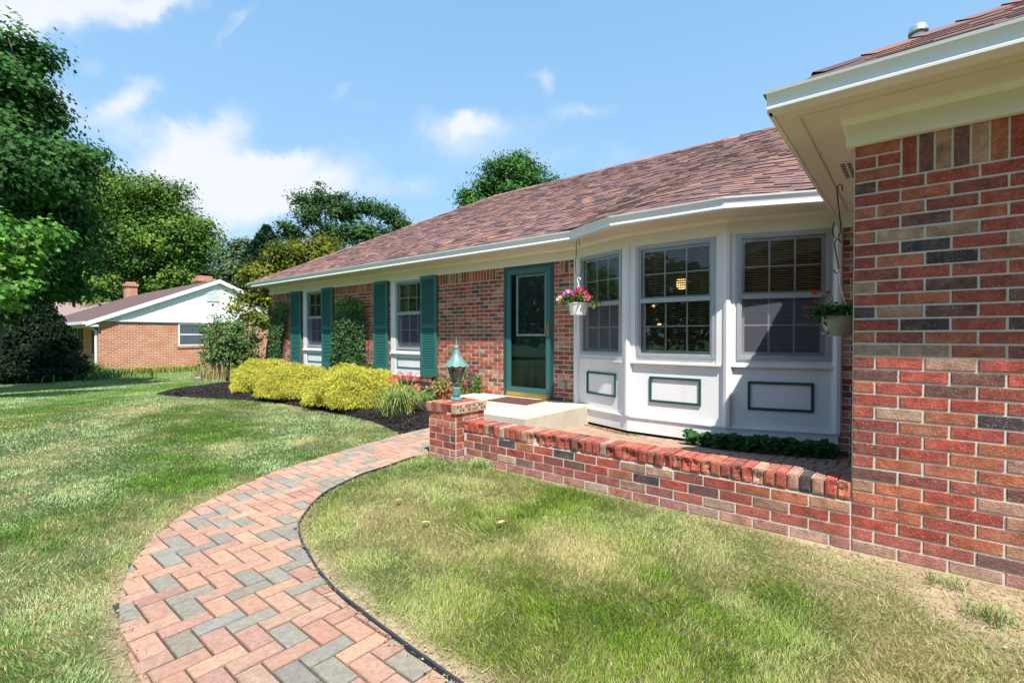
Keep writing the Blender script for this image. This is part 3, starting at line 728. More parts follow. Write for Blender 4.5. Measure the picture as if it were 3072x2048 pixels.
def trims():
    base = [(-13.86,5.69),(-3.545,5.69),(-2.76,5.315),(-1.515,5.335),(-.66,5.69),(-.585,5.69)]
    g = MB().use(M_gutter); sweep(g, base, GP, 2.515); 
    o = g.build('gutter', house)
    g2 = MB().use(M_gutter); sweep(g2, [(-.60,2.955),(6.6,2.955)], GP2, 2.405)
    for x in (-.25,.28,.9,1.6):
        g2.lathe((x,2.848,2.4985),[(.008,0),(.006,.003),(.001,.004)],10)
    g2.build('gutter', house)
    WB = [(-3.78,6.08),(-2.80,5.74),(-1.59,5.74),(-.59,6.08)]
    s = MB().use(M_soffit)
    # main soffit (underside) following the bow
    inn = [(-13.70,6.1),(-3.80,6.1),(-2.80,5.76),(-1.59,5.76),(-.57,6.1),(-.30,6.1)]; out = [(-13.86,5.69),(-3.545,5.69),(-2.76,5.315),(-1.515,5.335),(-.66,5.69),(-.30,5.69)]
    for i in range(5): s.hexa([(*out[i],2.515),(*out[i+1],2.515),(*inn[i+1],2.515),(*inn[i],2.515),(*out[i],2.53),(*out[i+1],2.53),(*inn[i+1],2.53),(*inn[i],2.53)])
    s.hexa([(-13.88,5.6,2.515),(-13.64,5.6,2.515),(-13.64,15,2.515),(-13.88,15,2.515),(-13.88,5.6,2.53),(-13.64,5.6,2.53),(-13.64,15,2.53),(-13.88,15,2.53)])
    # wing soffits
    s.box(-.585,6.6,2.955,3.32,2.41,2.43); s.box(-.585,-.24,3.3201,5.75,2.41,2.43)
    s.box(-.50,6.6,3.055,3.067,2.402,2.4095); s.box(-.500,-.478,3.068,5.60,2.400,2.4095)   # battens between the soffit boards
    s.build('soffit', house)
    fa = MB().use(M_cream)
    fa.box(-.607,-.586,2.90,5.70,2.405,2.515); fa.box(-13.90,-13.87,5.57,15,2.50,2.62)
    # frieze: facade, bow, brick strip
    fl = [(-13.70,6.055),(-3.775,6.055)]; prof = [(-.03,0),(.0,0),(.0,.145),(.012,.155),(.022,.165),(.03,.18),(.03,.195),(-.03,.195)]
    sweep(fa, fl, [(o_-.0,z) for o_,z in prof], 2.325)
    off = [(-3.785,6.070),(-2.795,5.727),(-1.595,5.727),(-.56,6.078)]
    sweep(fa, off, prof, 2.335)
    sweep(fa, [(-.56,6.06),(-.26,6.06)], prof, 2.325)
    fa.build('frieze', house)
    fw_ = MB().use(M_cream); sweep(fw_, [(-.285,5.7),(-.285,3.272),(6.2,3.272)], [(-.04,0),(.0,0),(.0,.115),(.012,.125),(.026,.140),(.028,.152),(-.04,.152)], 2.258, sgn=1)
    fw_.build('frieze', house, label='cream frieze board above the garage wing brick')
    v = MB().use(M_soffit); vx0, vx1, vy0, vy1 = -.405,-.265,4.05,4.50; v.box(vx0,vx1,vy0,vy1,2.403,2.409)
    v.use(M_dark)
    for i in range(3):
        for j in range(8):
            cx = vx0+.03+i*.038; cy = vy0+.045+j*.05
            v.face([(cx-.014+.028*(a in (1,2)), cy-.017+.034*(a in (2,3)), 2.4025) for a in range(4)])
    v.build('soffit_vent', house)
    f = MB().use(M_tan); c = Vector((-13.75, 5.95, 2.44)); f.tube([c+Vector((0,0,.075)), c], .03, 10); f.tube([c, c+Vector((.05,-.10,-.07))], [.025,.055], 14); f.build('floodlight', house)
trims()

# ------------------------------------------------------------------ windows
def loc(O, U, N_): return lambda a, o, z: (O[0]+U[0]*a+N_[0]*o, O[1]+U[1]*a+N_[1]*o, z)
def bx(mb, T, a0, a1, o0, o1, z0, z1, col=None):
    mb.hexa([T(a0,o0,z0),T(a1,o0,z0),T(a1,o1,z0),T(a0,o1,z0),T(a0,o0,z1),T(a1,o0,z1),T(a1,o1,z1),T(a0,o1,z1)], col)
def frame(mb, T, a0, a1, z0, z1, w, o0, o1, wz=None):
    wz = wz or w
    bx(mb,T,a0,a0+w,o0,o1,z0,z1); bx(mb,T,a1-w,a1,o0,o1,z0,z1); bx(mb,T,a0+w,a1-w,o0,o1,z1-wz,z1); bx(mb,T,a0+w,a1-w,o0,o1,z0,z0+wz)
def window(T, a0, a1, z0, z1, zm, screen, parent, slatstep=.027, tilt=.5, label=None):
    """double-hung window: part 'window' (storm frame) with sub-parts"""
    f = MB().use(M_alu); frame(f, T, a0, a1, z0, z1, .032, -.03, .016); frame(f, T, a0+.032, a1-.032, z0+.032, z1-.032, .018, -.03, .006)
    bx(f, T, a0+.04, a1-.04, -.03, .010, zm-.026, zm+.026)
    w = f.build('window', parent, label=label)
    s = MB().use(M_muntin); b0 = a0+.05; b1 = a1-.05
    frame(s, T, b0, b1, zm+.02, z1-.05, .03, -.062, -.036); frame(s, T, b0, b1, z0+.05, zm+.02, .034, -.095, -.066)
    for (c0, c1, oo) in ((zm+.05, z1-.08, -.045), (z0+.084, zm-.014, -.075)):
        for k in (1, 2): c = b0+.03+(b1-b0-.06)*k/3; bx(s,T,c-.009,c+.009,oo-.012,oo+.006,c0,c1)
        cz = (c0+c1)/2; bx(s,T,b0+.03,b1-.03,oo-.011,oo+.005,cz-.009,cz+.009)
    s.build('sash', w)
    g = MB().use(M_glass)
    for (c0, c1, oo) in ((zm+.026, z1-.05, -.012),): g.face([T(b0,oo,c0),T(b1,oo,c0),T(b1,oo,c1),T(b0,oo,c1)])
    g.face([T(b0+.02,-.080,z0+.07),T(b1-.02,-.080,z0+.07),T(b1-.02,-.080,zm),T(b0+.02,-.080,zm)])
    if not screen: g.face([T(b0,-.014,z0+.05),T(b1,-.014,z0+.05),T(b1,-.014,zm-.026),T(b0,-.014,zm-.026)])
    g.build('glass', w)
    if screen:
        q = MB().use(M_screen); q.face([T(b0,-.010,z0+.05),T(b1,-.010,z0+.05),T(b1,-.010,zm-.026),T(b0,-.010,zm-.026)]); q.build('insect_screen', w)
    bl = MB().use(M_blind); z = z0+.07
    while z < z1-.06:
        d = .0125; dz = d*tilt; bl.face([T(b0+.01,-.115+d,z+dz),T(b1-.01,-.115+d,z+dz),T(b1-.01,-.115-d,z-dz),T(b0+.01,-.115-d,z-dz)]); z += slatstep
    for q_ in (.17,.83): c = b0+(b1-b0)*q_; bx(bl,T,c-.0015,c+.0015,-.103,-.101,z0+.06,z1-.05)
    bx(bl,T,b0,b1,-.13,-.10,z1-.075,z1-.045); bl.build('blind', w)
    # reveal lining
    r = MB().use(M_white); frame(r, T, a0+.02, a1-.02, z0+.02, z1-.02, .03, -.14, -.031); r.build('jamb', w)
    return w
def facade_windows():
    for (x0, x1) in (W1, W2):
        T = loc((x0, FY), (1,0), (0,-1)); L = x1-x0; lab = 'white trimmed window between the teal shutters nearest the front door' if x0 == W2[0] else 'white trimmed window between the teal shutters at the far end of the house'
        w = window(T, .15, L-.15, .925, 2.30, 1.645, True, house, label=lab)
        c = MB().use(M_white); 
        frame(c, T, 0, L, .87, 2.335, .148, -.10, .022, wz=.034); bx(c,T,.0,L,-.10,.014,.41,.86)
        bx(c,T,.0,.15,.0145,.021,.41,.84); bx(c,T,-.01,L-.28,-.02,.052,.838,.868); bx(c,T,.0,L,.0145,.02,.41,.44)
        c.build('casing', w)
        g = MB().use(M_teal); frame(g, T, .205, L-.285, .575, .762, .014, .0145, .027); g.build('panel_moulding', w)
facade_windows()
def shutter(x0, x1):
    m = MB().use(M_teal); T = loc((x0, FY-.022), (1,0), (0,-1)); W = x1-x0; z0, z1 = .445, 2.335; D = .032; s = .062
    bx(m,T,0,s,0,D,z0,z1); bx(m,T,W-s,W,0,D,z0,z1); bx(m,T,s,W-s,0,D,z1-.075,z1); bx(m,T,s,W-s,0,D,z0,z0+.125); bx(m,T,s,W-s,0,D,1.345,1.42)
    bx(m,T,s,W-s,0,.006,z0+.1,z1-.05)
    for (a, b) in ((z0+.125, 1.345), (1.42, z1-.075)):
        n = round((b-a)/.0325); h = (b-a)/n
        for i in range(n):
            z = a+i*h; m.hexa([T(s,.026,z+.002),T(W-s,.026,z+.002),T(W-s,.008,z+h*.75),T(s,.008,z+h*.75),T(s,.029,z+.008),T(W-s,.029,z+.008),T(W-s,.011,z+h*.75+.007),T(s,.011,z+h*.75+.007)])
    for a in (.02, W-.02):
        for z in (z0+.18, z1-.2): m.tube([T(a,D,z), T(a,D+.006,z)], .006, 8)
    return m.build('shutter', house)
for a, b in ((-12.43,-11.91),(-10.88,-10.39),(-8.78,-8.29),(-7.25,-6.79)): shutter(a, b)

def bow_window():
    WB = [(-3.78,6.08),(-2.80,5.74),(-1.59,5.74),(-.59,6.08)]
    body = MB().use(M_white); mould = []
    LAB = ('left window of the white bow, beside the front door', 'middle window of the white bow, with a lit pendant lamp behind its blinds', 'right window of the white bow, partly shaded by the garage wing')
    for i in range(3):
        A, B = Vector(WB[i]), Vector(WB[i+1]); U = (B-A).normalized(); N_ = Vector((U.y, -U.x)); L = (B-A).length; T = loc(A, U, N_)
        w0 = .095 if i == 0 else (.125 if i == 1 else .095); w1 = L-(.115 if i == 0 else (.135 if i == 1 else .062))
        # lower panel, skirt, ledges
        bx(body,T,0,L,-.10,-.012,.185,.86); bx(body,T,-.012,L+.012,-.10,.012,-.012,.168)
        bx(body,T,-.02,L+.02,-.08,.028,.168,.184)
        bx(body,T,w0-.075,w1+.075,-.08,.030,.858,.882); bx(body,T,w0-.02,w1+.02,-.10,-.002,.882,.94)
        # side boards around the window and head
        bx(body,T,0.002,w0,-.10,.0,.86,2.35); bx(body,T,w1,L-.002,-.10,.0,.86,2.35); bx(body,T,w0,w1,-.10,.0,2.33,2.36)
        bx(body,T,.0,.052,-.012,.004,.184,.857); bx(body,T,L-.052,L,-.012,.004,.184,.857)
        bx(body,T,.012,w0-.02,.0,.016,.884,2.335); bx(body,T,w1+.02,L-.012,.0,.016,.884,2.335)
        w = window(T, w0, w1, .94, 2.332, 1.64, i != 1, house, label=LAB[i])
        g = MB().use(M_mould); c = L/2; k = .315 if i == 1 else (.293 if i == 0 else .318)
        frame(g, T, c-k, c+k, .388, .703, .026, -.0115, .006); frame(g, T, c-k+.008, c+k-.008, .396, .695, .010, .0065, .010); g.build('panel_moulding', w)
    # corner posts
    for (x, y) in WB:
        n = 8; body.use(M_white)
        body.lathe((x, y, 0), [(.001,.184),(.046,.184),(.046,2.345),(.001,2.345)], 8)
    body.build('bow_wall', house)
    p = MB().use(M_room); p.face([(x, y+.05, 2.36) for x, y in WB]+[(-.59,6.3,2.36),(-3.78,6.3,2.36)]); p.build('bow_ceiling', house)
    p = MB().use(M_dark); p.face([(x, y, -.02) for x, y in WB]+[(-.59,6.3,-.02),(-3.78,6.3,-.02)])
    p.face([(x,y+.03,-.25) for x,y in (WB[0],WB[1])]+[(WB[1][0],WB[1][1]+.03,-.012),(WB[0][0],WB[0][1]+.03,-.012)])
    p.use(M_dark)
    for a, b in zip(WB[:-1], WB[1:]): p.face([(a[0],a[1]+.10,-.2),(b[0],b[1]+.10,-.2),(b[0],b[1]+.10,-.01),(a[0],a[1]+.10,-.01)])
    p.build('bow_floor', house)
    # pendant lamp glowing in the room behind the middle window
    c = at(2045, 850, 6.9); t = thing('pendant_lamp', (c.x, c.y, c.z), 'glowing lattice pendant lamp hanging in the room behind the middle bow window', 'lamp')
    b = MB().use(M_bulb); b.lathe(c, [(.001,-.085),(.05,-.075),(.075,-.03),(.075,.03),(.05,.075),(.001,.085)], 16); b.build('lamp_shade', t)
    l = MB().use(M_black)
    for k in range(9): a = -.12+k*.03; l.box(c.x+a-.003,c.x+a+.003,c.y-.13,c.y-.124,c.z-.14,c.z+.14); l.box(c.x-.12,c.x+.12,c.y-.131,c.y-.125,c.z+a*1.1-.003,c.z+a*1.1+.003)
    l.build('lattice', t); q = MB().use(M_black); q.tube([(c.x,c.y,c.z+.08),(c.x,c.y,2.46)], .006, 6); q.build('cord', t)
    for (sx, sy, nm) in ((1961, 918, 'upper'), (1978, 971, 'lower')):
        c = at(sx, sy, 8.2); b = MB().use(M_bulb); b.lathe(c, [(.001,-.02),(.035,-.012),(.035,.004),(.001,.02)], 12)
        setp(b.build('room_lamp'), 'small warm lamp behind the middle bow window blinds, %s of the two' % nm, 'lamp')
bow_window()

def door():
    T = loc((DX0, FY), (1,0), (0,-1)); L = DX1-DX0
    c = MB().use(M_tealdk); frame(c, T, 0, L, .235, 2.33, .055, -.12, .018); 
    d = c.build('door', house, label='dark teal front door behind a full-glass storm door')
    s = MB().use(M_tealmid); frame(s, T, .057, L-.057, .300, 2.272, .075, -.012, .016); frame(s, T, .132, L-.132, .375, 2.197, .012, -.008, .008); s.build('storm_door', d)
    g = MB().use(M_glass2); g.face([T(.13,.001,.37),T(L-.13,.001,.37),T(L-.13,.001,2.2),T(.13,.001,2.2)]); g.build('glass', d)
    k = MB().use(M_brass); bx(k,T,.057,L-.057,-.10,.022,.237,.299); k.build('threshold', d)
    i = MB().use(M_tealdk); bx(i,T,.05,L-.05,-.14,-.085,.24,2.3)
    for (a0,a1) in ((.18,.43),(.55,.80)): frame(i, T, a0, a1, .36, .96, .02, -.0845, -.077)
    i.build('inner_door', d)
    l = MB().use(mat('bright_white_plastic', (.92,.93,.94), .4)); frame(l, T, .205, L-.175, 1.20, 2.185, .034, -.0845, -.055); l.build('lite_frame', d)
    l = MB().use(mat('frosted_glass', (.035,.05,.04), .25, .4, 12)); bx(l,T,.232,L-.232,-.0845,-.079,1.222,2.158)
    l.use(M_tealdk)
    cx = L/2
    for sg in (-1,1):
        l.tube([T(cx+sg*(.02+.2*math.sin(t*1.4)*t), -.076, 1.26+.05*math.sin(t*6)) for t in [q/12 for q in range(13)]], .004, 5)
        l.tube([T(cx+sg*.05*math.sin(t*PI), -.076, 1.62+.2*t) for t in [q/10 for q in range(11)]], .004, 5)
    frame(l,T,.26,L-.26,1.25,2.13,.004,-.0787,-.0765); l.build('lite_glass', d)
    h = MB().use(M_brass); bx(h,T,L-.062-.045,L-.062-.012,.0165,.022,1.19,1.40); h.tube([T(L-.09,.022,1.38),T(L-.09,.05,1.36),T(L-.09,.05,1.25),T(L-.09,.022,1.22)], .007, 8); h.build('handle', d)
door()
def small_wall_parts():
    T = loc((-7.33, FY), (1,0), (0,-1)); v = MB().use(M_vent); frame(v, T, 0, .40, .0, .215, .022, -.05, .012); 
    for k in range(13): a = .035+k*.026; bx(v,T,a,a+.010,-.02,-.006,.03,.19)
    v.use(M_dark); bx(v,T,.02,.38,-.08,-.05,.02,.2); v.build('crawl_space_vent', house)
    T = loc((-4.03, FY), (1,0), (0,-1)); d = MB().use(M_grey); bx(d,T,0,.07,.0,.035,.405,.52); bx(d,T,.008,.062,.035,.045,.41,.455); bx(d,T,.008,.062,.035,.045,.465,.512); d.build('outlet_box', house)
small_wall_parts()

# ------------------------------------------------------------------ stoop, mat
def stoop():
    m = MB().use(M_conc); X0, X1, Y0, Y1 = -5.75, -3.53, 4.53, 6.068; z = .225; q = .014
    V = [(X0,Y0,-.1),(X1,Y0,-.1),(X1,Y1,-.1),(X0,Y1,-.1),(X0,Y0,z-q),(X1,Y0,z-q),(X1,Y1,z-q),(X0,Y1,z-q),(X0+q,Y0+q,z),(X1-q,Y0+q,z),(X1-q,Y1,z),(X0+q,Y1,z)]
    V = [Vector(v) for v in V]
    # left front corner is cut back diagonally
    for k, dy in ((0,.9),(4,.9),(8,.9)): V[k].y += dy
    V.append(Vector((-4.9,Y0,-.1))); V.append(Vector((-4.9,Y0,z-q))); V.append(Vector((-4.9,Y0+q,z)))
    m.faces(V, [(12,1,5,13),(0,12,13,4),(1,2,6,5),(3,0,4,7),(13,5,9,14),(4,13,14,8),(5,6,10,9),(7,4,8,11),(8,14,9,10,11)])
    setp(m.build('concrete_stoop'), 'pale concrete stoop slab below the front door', 'stoop')
    d = thing('door_mat', (-4.56,5.63,.226), 'dark red-brown fibre door mat lying on the concrete stoop', 'door mat')
    P = [(-4.93,5.36),(-4.16,5.36),(-4.20,5.90),(-4.96,5.90)]; c = (-4.56,5.63)
    a = MB().use(M_tan); a.hexa([(*p,.226) for p in P]+[(*p,.232) for p in P]); a.build('border', d)
    b = MB().use(M_mat); Q = [(c[0]+(p[0]-c[0])*.965, c[1]+(p[1]-c[1])*.955) for p in P]; b.hexa([(*p,.2325) for p in Q]+[(*p,.240) for p in Q]); b.build('pile', d)
stoop()

# ------------------------------------------------------------------ lamp on the pier
def lamp():
    c = (-3.555, 3.425, .552); t = thing('post_lamp', c, 'verdigris green lantern with a scalloped roof and spire standing on the brick pier', 'lamp')
    b = MB().use(M_lamp)
    b.lathe(c, [(.0,.0),(.060,.0),(.062,.008),(.060,.022),(.048,.030),(.036,.034),(.034,.046),(.042,.050),(.043,.062),(.039,.066),(.043,.070),(.043,.082),(.039,.086),(.043,.090),(.043,.102),(.039,.105),(.042,.110),(.041,.125),(.030,.134),(.016,.140),(.014,.150),(.020,.158),(.030,.166),(.036,.176),(.0,.176)], 28); b.build('base', t, smooth=False)
    z0, z1 = .176, .345; r0, r1 = .042, .092; f = MB().use(M_lamp); n = 6
    P = lambda k, r, z: (c[0]+r*math.cos(2*PI*(k+.5)/n), c[1]+r*math.sin(2*PI*(k+.5)/n), c[2]+z)
    for k in range(n): f.tube([P(k,r0,z0),P(k,r1,z1)], .0065, 5)
    for (r,z,h) in ((r0,z0,.012),(r1,z1-.008,.012)):
        for k in range(n): f.tube([P(k,r,z),P(k+1,r,z)], .007, 5)
    f.face([P(k,r0,z0) for k in range(n)]); f.build('cage', t)
    g = MB().use(m_glass('lamp_glass', (.80,.74,.66)))
    for k in range(n): g.face([P(k,r0-.002,z0),P(k+1,r0-.002,z0),P(k+1,r1-.002,z1),P(k,r1-.002,z1)])
    g.build('glass', t)
    u = MB().use(mat('frosted_bulb', (.75,.73,.70), .3)); u.lathe((c[0],c[1],c[2]+.19), [(.001,0),(.016,.0),(.016,.02),(.03,.045),(.036,.075),(.03,.10),(.016,.115),(.001,.12)], 16); u.build('bulb', t, smooth=True)
    r = MB().use(M_lamp); nn = 96
    def sc_(j, an, rr, z):
        k = abs(math.sin(an*6)); amp = (rr/.134)**2
        return rr*(1+.02*amp*k), z-.010*amp*k+ .003*amp
    r.lathe(c, [(.134,.352),(.124,.362),(.105,.378),(.080,.405),(.062,.432),(.046,.462),(.036,.488),(.029,.510),(.026,.520)], nn, scal=sc_)
    r.lathe(c, [(.026,.520),(.024,.531),(.030,.531),(.031,.536),(.022,.545),(.016,.553),(.012,.565),(.007,.60),(.002,.645),(.0005,.652)], 20)
    r.build('roof', t, smooth=False)
lamp()

# ------------------------------------------------------------------ foliage tools
def rand_dirs(n):
    v = RNG.normal(size=(n,3)); return v/np.linalg.norm(v,axis=1)[:,None]
LOB = np.array([(0,-.5),(.16,-.2),(.5,-.22),(.32,.02),(.46,.3),(.2,.24),(0,.55),(-.2,.24),(-.46,.3),(-.32,.02),(-.5,-.22),(-.16,-.2)])
RHO = np.array([(0,-.5),(.32,-.05),(0,.5),(-.32,-.05)])
IVY = np.array([(0,-.45),(.42,-.2),(.28,.12),(0,.5),(-.28,.12),(-.42,-.2)])
def leaves(name, C, Nrm, size, cols, shape=RHO, m=None, parent=None, spin=None, fold=0.12):
    n = len(C); Nrm = Nrm/np.linalg.norm(Nrm,axis=1)[:,None]
    a = np.cross(Nrm, np.array([0,0,1.0])+RNG.normal(size=(n,3))*.01); a /= np.linalg.norm(a,axis=1)[:,None]+1e-9; b = np.cross(Nrm,a)
    th = RNG.uniform(0,2*PI,n) if spin is None else spin; ca,sa = np.cos(th)[:,None],np.sin(th)[:,None]
    u = a*ca+b*sa; v = -a*sa+b*ca; S = np.asarray(size).reshape(-1,1)*np.ones((n,1))
    V = np.zeros((n,len(shape),3))
    for k,(x,y) in enumerate(shape): V[:,k] = C+u*S*x+v*S*y+Nrm*S*(abs(x)*fold*2)
    return npmesh(name, V.reshape(-1,3), len(shape), cols, m or M_leaf, parent)
def crown_points(blobs, nclump, nleaf, csize, flat=.6, shell=.55):
    """leaf clumps spread through ellipsoid blobs: returns points, outward normals, clump id"""
    P = []; Nn = []; CI = []; vol = np.array([b[3]*b[4]*b[5] for b in blobs])**(2/3.); vol = vol/vol.sum(); ci = 0
    for b, w in zip(blobs, vol):
        k = max(3, int(nclump*w)); d = rand_dirs(k); r = RNG.uniform(shell,1.0,k)[:,None]*(1+.15*RNG.normal(size=(k,1)))
        c = np.array(b[:3]) + d*r*np.array(b[3:6]); 
        per = max(4, int(nleaf/nclump))
        for i in range(k):
            q = RNG.normal(size=(per,3))*.5; s = csize*RNG.uniform(.6,1.35); q[:,2] *= flat
            P.append(c[i]+q*s); Nn.append(d[i]*.55+np.array([0,0,.55])+q*.5+RNG.normal(size=(per,3))*.45); CI.append(np.full(per,ci)); ci += 1
    return np.concatenate(P), np.concatenate(Nn), np.concatenate(CI)
def tree(name, base, blobs, label, cat, cols, nclump, nleaf, csize, lsize, shape=RHO, trunk_r=.22, group=None, flat=.6, shell=.5, hue=.12, limbs=14):
    t = thing(name, base, label, cat, group); P, Nn, CI = crown_points(blobs, nclump, nleaf, csize, flat, shell)
    k = len(P); cc = np.array(cols); r = RNG.random(CI.max()+1); base_c = cc[(r*len(cc)).astype(int)][CI]
    j = 1+RNG.uniform(-hue,hue,(k,1))+ (RNG.uniform(-.15,.15,CI.max()+1)[CI])[:,None]
    leaves('crown', P, Nn, lsize*RNG.uniform(.7,1.25,k), np.clip(base_c*j*1.42*np.array([1.04,.97,.74]),0,1), shape, parent=t)
    m = MB().use(M_bark); top = Vector(np.mean([b[:3] for b in blobs],axis=0)); B = Vector(base)
    pts = [B+(top-B)*f+Vector((random.gauss(0,.1),random.gauss(0,.1),0))*(f>0) for f in (0,.25,.5,.75,1)]
    m.tube([B-Vector((0,0,.2))]+pts[1:], [trunk_r*1.25,trunk_r,trunk_r*.8,trunk_r*.6,trunk_r*.35], 10)
    for i in range(limbs):
        b = blobs[i % len(blobs)]; d = rand_dirs(1)[0]; e = Vector((b[0]+d[0]*b[3]*.8, b[1]+d[1]*b[4]*.8, b[2]+abs(d[2])*b[5]*.7)); s = pts[2+(i%2)]
        mid = (s+e)/2+Vector((random.gauss(0,.3),random.gauss(0,.3),random.uniform(-.1,.5))); m.tube([s,mid,e],[trunk_r*.35,trunk_r*.2,trunk_r*.06],6)
    m.build('trunk', t); return t
def blob(sx, sy, d, rx, ry=None, rz=None): p = at(sx, sy, d); return (p.x, p.y, p.z, rx, ry or rx, rz or rx*.8)

# ------------------------------------------------------------------ trees
def trees():
    g = lambda x, y: float(gz(x, y))
    # big dark maple at the left edge
    D = 14.0; b0 = at(-70, 1006, D); base = (b0.x, b0.y, g(b0.x, b0.y))
    bl = [blob(-60,260,D,2.0,2.0,1.9),blob(30,240,D-.4,1.4,1.4,1.3),blob(80,330,D,1.2,1.3,1.0),blob(-40,430,D,2.8,2.6,1.6),blob(130,500,D-.5,1.7,1.5,.9),blob(60,520,D-1.5,1.8,1.6,1.2),
          blob(215,470,D-.4,.8,.8,.45),blob(-30,640,D,3.0,2.6,1.5),blob(110,640,D,1.6,1.8,1.0),blob(170,700,D+.3,1.1,1.1,.9),blob(-20,800,D,2.6,2.6,1.3),blob(120,800,D,1.4,1.5,.9),blob(150,860,D+.3,.9,1.0,.55),blob(60,160,D,1.2,1.0,.7),blob(-80,900,D-.5,1.8,1.6,.8)]
    bl = [(*b[:3], b[3]*.80, b[4]*.80, b[5]*.80) for b in bl]
    tree('maple_tree', base, bl, 'large dark green maple tree filling the left edge of the lawn', 'tree', [(.022,.075,.020),(.028,.09,.024),(.04,.12,.03),(.02,.06,.018)], 820, 80000, .55, .125, LOB, .26, shell=.25, hue=.2)
    # nearer boughs of the same maple, their sunlit brightness put into the leaf colour
    D = 10.5; b0 = at(-180, 1006, D); base = (b0.x, b0.y, g(b0.x, b0.y))
    bl = [blob(-40,690,D,1.0,.8,.38),blob(50,715,D,.75,.7,.28),blob(130,700,D+.1,.45,.4,.14),blob(20,790,D,.8,.7,.3),blob(-60,850,D,.7,.6,.3),blob(60,860,D-.4,.35,.35,.14),blob(-30,900,D-.4,.55,.5,.2),blob(-150,780,D,1.0,1.0,.9)]
    tree('sunlit_maple_boughs', base, bl, 'nearer boughs of the dark maple at the left edge, sunlight put into their bright green', 'tree', [(.085,.21,.04),(.06,.17,.035),(.10,.24,.045),(.05,.14,.03)], 150, 5200, .36, .125, LOB, .07, shell=.2, limbs=16)
    # dark conifer below the maple
    t0 = at(80, 1006, 19.5); zg = g(t0.x, t0.y); t = thing('spruce_tree', (t0.x, t0.y, zg), 'dark cone-shaped evergreen standing beneath the maple, left of the neighbour house', 'tree')
    n = 38000; h = 4.3; f = 1-np.sqrt(RNG.random(n)); an = RNG.uniform(0,2*PI,n); rad = (1-f)**.75*1.95*RNG.uniform(.55,1.05,n)*(.85+.35*vnoise(an*2,f*9,.5))
    P = np.stack([t0.x+rad*np.cos(an), t0.y+rad*np.sin(an), zg+.1+f*h],1); Nn = np.stack([np.cos(an),np.sin(an),np.full(n,.6)],1)+RNG.normal(size=(n,3))*.5
    cl = np.array([(.010,.024,.008),(.014,.034,.010),(.008,.018,.007)])[RNG.integers(0,3,n)]*RNG.uniform(.7,1.3,(n,1)); leaves('crown', P, Nn, .13, cl, parent=t)
    m = MB().use(M_bark); m.tube([(t0.x,t0.y,zg-.1),(t0.x,t0.y,zg+h*.9)],[.14,.03],8); m.build('trunk', t)
    # big background maple behind the neighbour house
    D = 42; b0 = at(420, 1006, D); base = (b0.x, b0.y, g(b0.x, b0.y))
    bl = [blob(330,600,D,3.2,3,2.6),blob(300,540,D,1.8,2,1.2),blob(420,640,D,4.0,4,3.0),blob(480,590,D,2.4,2,1.4),blob(400,740,D,4.6,4,3),blob(520,720,D-1,3.2,3,2.6),blob(590,740,D,2.2,2,1.6),blob(620,700,D,1.2,1,1.0),blob(280,760,D,3.6,3,3),blob(350,860,D,5,4,3),
          blob(520,850,D,4,3.5,2.8),blob(240,660,D,2.4,2,2.2),blob(230,560,D,1.6,2,1.2),blob(580,820,D,2.0,2,2.0),blob(180,860,D,4,3,3)]
    tree('maple_tree', base, bl, 'tall spreading maple behind the neighbour house, with sunlit yellow-green top', 'tree', [(.085,.16,.025),(.055,.12,.022),(.11,.185,.03),(.035,.085,.018)], 1100, 90000, 1.05, .27, RHO, .5, shell=.45, hue=.2)
    # bright small tree right of it
    D = 48; b0 = at(640, 1006, D); tree('far_tree', (b0.x,b0.y,g(b0.x,b0.y)), [blob(600,840,D,2.2,2,1.5),blob(650,830,D,1.8,2,1.2),blob(560,860,D,2,2,1.2),blob(690,860,D,1.5,2,1)], 'small bright green tree far behind the neighbour chimney', 'tree', [(.08,.20,.03),(.06,.16,.03)], 160, 9000, .9, .34)
    # blue-green tree
    D = 38; b0 = at(715, 1006, D); tree('far_tree', (b0.x,b0.y,g(b0.x,b0.y)), [blob(715,760,D,1.2,1.2,1.4),blob(700,820,D,1.5,1.4,1.6),blob(735,800,D,1.3,1.3,1.6),blob(712,900,D,1.8,1.6,2.0),blob(690,770,D,.6,.6,.8),blob(748,745,D,.5,.6,.6)], 'slender blue-green tree left of the yellowish shrub tree', 'tree', [(.075,.12,.075),(.05,.09,.055),(.09,.14,.09)], 200, 12000, .7, .26, group=None)
    # pine
    D = 33; t0 = at(800, 1006, D); zg = g(t0.x,t0.y); t = thing('pine_tree', (t0.x,t0.y,zg), 'dark pine with a pointed top rising behind the yellow-green tree', 'tree')
    n = 20000; top = at(780,688,D).z; h = top-zg; f = RNG.uniform(.35,1,n)**.9; k = np.floor(f*18); an = (k*2.4)%(2*PI)+RNG.normal(0,.5,n)+RNG.integers(0,3,n)*2.1; rad = (1.02-f)**.8*4.2*RNG.uniform(.1,1,n)
    P = np.stack([t0.x+rad*np.cos(an),t0.y+rad*np.sin(an),zg+f*h+rad*.08+RNG.normal(0,.12,n)],1); Nn = RNG.normal(size=(n,3))+np.array([0,0,.7])
    cl = np.array([(.018,.055,.028),(.025,.07,.03),(.014,.04,.02)])[RNG.integers(0,3,n)]*RNG.uniform(.7,1.3,(n,1)); leaves('crown', P, Nn, .26, cl, parent=t)
    m = MB().use(M_bark); m.tube([(t0.x,t0.y,zg-.1),(t0.x,t0.y,zg+h*.98)],[.22,.03],8); m.build('trunk', t)
    # airy dark tree in the middle
    D = 34; b0 = at(985, 1006, D); base = (b0.x,b0.y,g(b0.x,b0.y))
